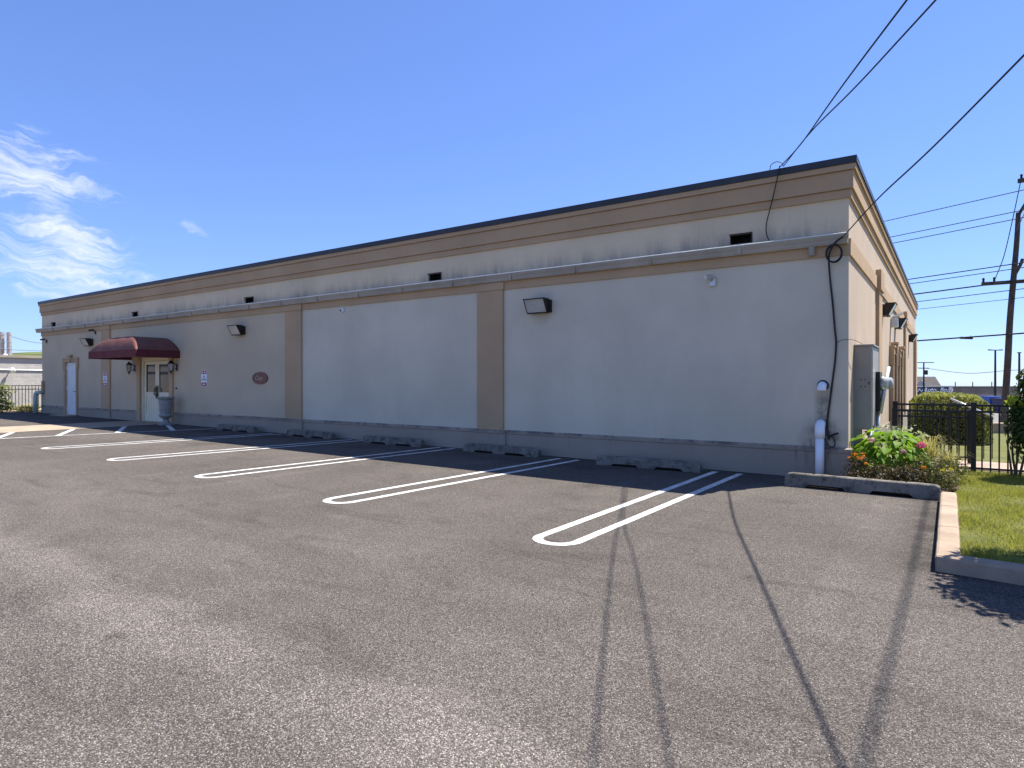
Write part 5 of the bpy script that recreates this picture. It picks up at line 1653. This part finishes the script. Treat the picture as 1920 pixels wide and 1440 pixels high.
M_NEIGH = wall_paint()
NX = -38.0
t = thing("neighbour_building", "low white painted block building beyond the far corner", "building", (NX, 5, gz(NX)))
nz = gz(NX)
NH = 2.72 - nz
mb = MB(); mb.box(-14, 0, -14, 14, -0.3, NH); mb.build("wall", M_NEIGH, t)
mb = MB(); mb.box(-14.1, 0.10, -14.1, 14.1, NH, NH + 0.12); mb.build("parapet_cap", M_GUTTER, t)
mb = MB(); mb.tube([(0.03, -14, NH - 0.62), (0.03, 14, NH - 0.62)], 0.025, 6); mb.build("conduit", M_GALV, t)
mb = MB(); mb.box(0.002, 0.05, -6.6, -5.55, NH - 1.35, NH - 0.55); mb.build("window", M_STEELGREY, t)
mb = MB(); mb.box(0.002, 0.06, -2.35, -2.15, 0.0, NH - 1.15); mb.build("pilaster", M_NEIGH, t)
t = thing("flood_light", "white floodlight on the white painted wall casting a long shadow", "flood light", (NX, 1.25, 2.12))
mb = MB(); mb.tube([(0, 0, 0), (0.2, 0, 0.0)], 0.03, 8); mb.build("arm", M_WHITE, t)
mb = MB(); mb.tube([(0.18, 0, 0.05), (0.32, 0, -0.12)], [0.07, 0.13], 12); mb.build("head", M_WHITE, t)
M_STACK = plain("rusty_stack_metal", (0.45, 0.40, 0.36), 0.5, 0.5, 0.15, 1.5, dirt=(0.22, 0.12, 0.07), dirt_amt=0.45)
for y, lab in ((1.3, "metal roof stack on the white building, the left one of two"), (2.35, "metal roof stack on the white building, the right one of two")):
    pass
def stack(xp, Z, r, top, lab):
    q = far(xp, 0, Z)
    t = thing("roof_stack", lab, "chimney", (q.x, q.y, nz + NH), 0, "metal stacks on the white building")
    hh = top - nz - NH
    mb = MB(); mb.tube([(0, 0, -0.02), (0, 0, hh)], r, 16); mb.build("flue", M_STACK, t, smooth=False)
    for k in range(4):
        mb = MB(); mb.lathe([(r + 0.02, 0), (r + 0.02, 0.05)], 16, (0, 0, hh * (k + 0.9) / 4 - 0.1)); mb.build("band", M_GALV, t)
    mb = MB(); mb.lathe([(r * 1.6, 0.0), (r * 1.5, 0.15), (r * 1.05, 0.2)], 12, (0, 0, -0.01)); mb.build("flashing", M_GUTTER, t)
    return t
stack(3, 38, 0.16, 4.45, "metal roof stack on the white building at the frame edge")
stack(17.5, 38, 0.125, 4.45, "thinner metal roof stack on the white building, right of its twin")
t = thing("roof_vent_hood", "small white vent hood on the white building beside the metal stacks", "vent", (far(10, 0, 37.5).x, far(10, 0, 37.5).y, nz + NH))
mb = MB(); mb.lathe([(0.22, 0), (0.2, 0.2), (0.1, 0.4), (0.001, 0.44)], 12); mb.build("hood", M_WHITE, t)
mb = MB(); mb.tube([(0.35, 0.2, 0), (0.35, 0.2, 0.9)], 0.03, 6); mb.build("pipe", M_GALV, t)

t = thing("picket_fence", "black metal picket fence before the white painted building", "fence", (-33.2, 0.6, gz(-33.2)), 0)
mb = MB()
for z in (1.12, 0.96, 0.12):
    mb = MB(); mb.box(-0.014, 0.014, -5, 6, z - 0.016, z + 0.016); mb.build("rail", M_BLACK, t)
for y in (-4.4, -1.95, 0.5, 2.95, 5.4):
    mb = MB(); mb.box(-0.035, 0.035, y - 0.035, y + 0.035, -0.05, 1.2); mb.build("post", M_BLACK, t)
y = -4.9
while y < 6:
    link("picket", pm, t, (0, y, 0)); y += 0.125
shrub("round_shrub", "green leafy shrub at the left frame edge before the fence", (-31.9, -1.15, gz(-32)),
      [((0, 0, 0.85), (0.55, 0.62, 0.42)), ((0.1, -0.35, 0.4), (0.5, 0.5, 0.35)), ((0, 0.15, 0.3), (0.45, 0.5, 0.3))], 2600, 0.10, M_HEDGE, 61,
      [[(0, 0, 0), (0.1, 0, 0.3), (0.15, 0.1, 0.7)], [(0, 0, 0), (-0.1, -0.1, 0.3), (-0.15, -0.2, 0.7)]])
t = thing("yellow_flowers", "low clump of yellow flowers at the foot of the far fence", "flowers", (-32.0, -0.05, gz(-32)))
p, d = blob_points(700, (0, 0, 0.1), (0.5, 0.45, 0.16), 66, 0.5, zmin=0.0); leaf_cloud("foliage", p, d, 0.07, M_OLIVELEAF, t, 0.7, 0.5, 67)
p, d = blob_points(260, (0, 0, 0.13), (0.5, 0.45, 0.19), 68, 0.85, zmin=0.06); leaf_cloud("flowers", p, d, 0.05, M_YELLOWFL, t, 0.5, 0.9, 69)['kind'] = 'stuff'
for i, (z0, z1, lab) in enumerate(((5.8, 4.9, "topmost"), (4.6, 4.3, "second"), (4.3, 3.9, "third"), (4.0, 3.5, "fourth"))):
    a = far(-40, 0, 60); c = far(140, 0, 60)
    wire([(a.x, a.y, z0 + 1.2 * (i == 0)), ((a.x + c.x) / 2, (a.y + c.y) / 2, (z0 + z1) / 2), (c.x, c.y, z1)], 0.018, "thin wire behind the white building, %s from the top" % lab)
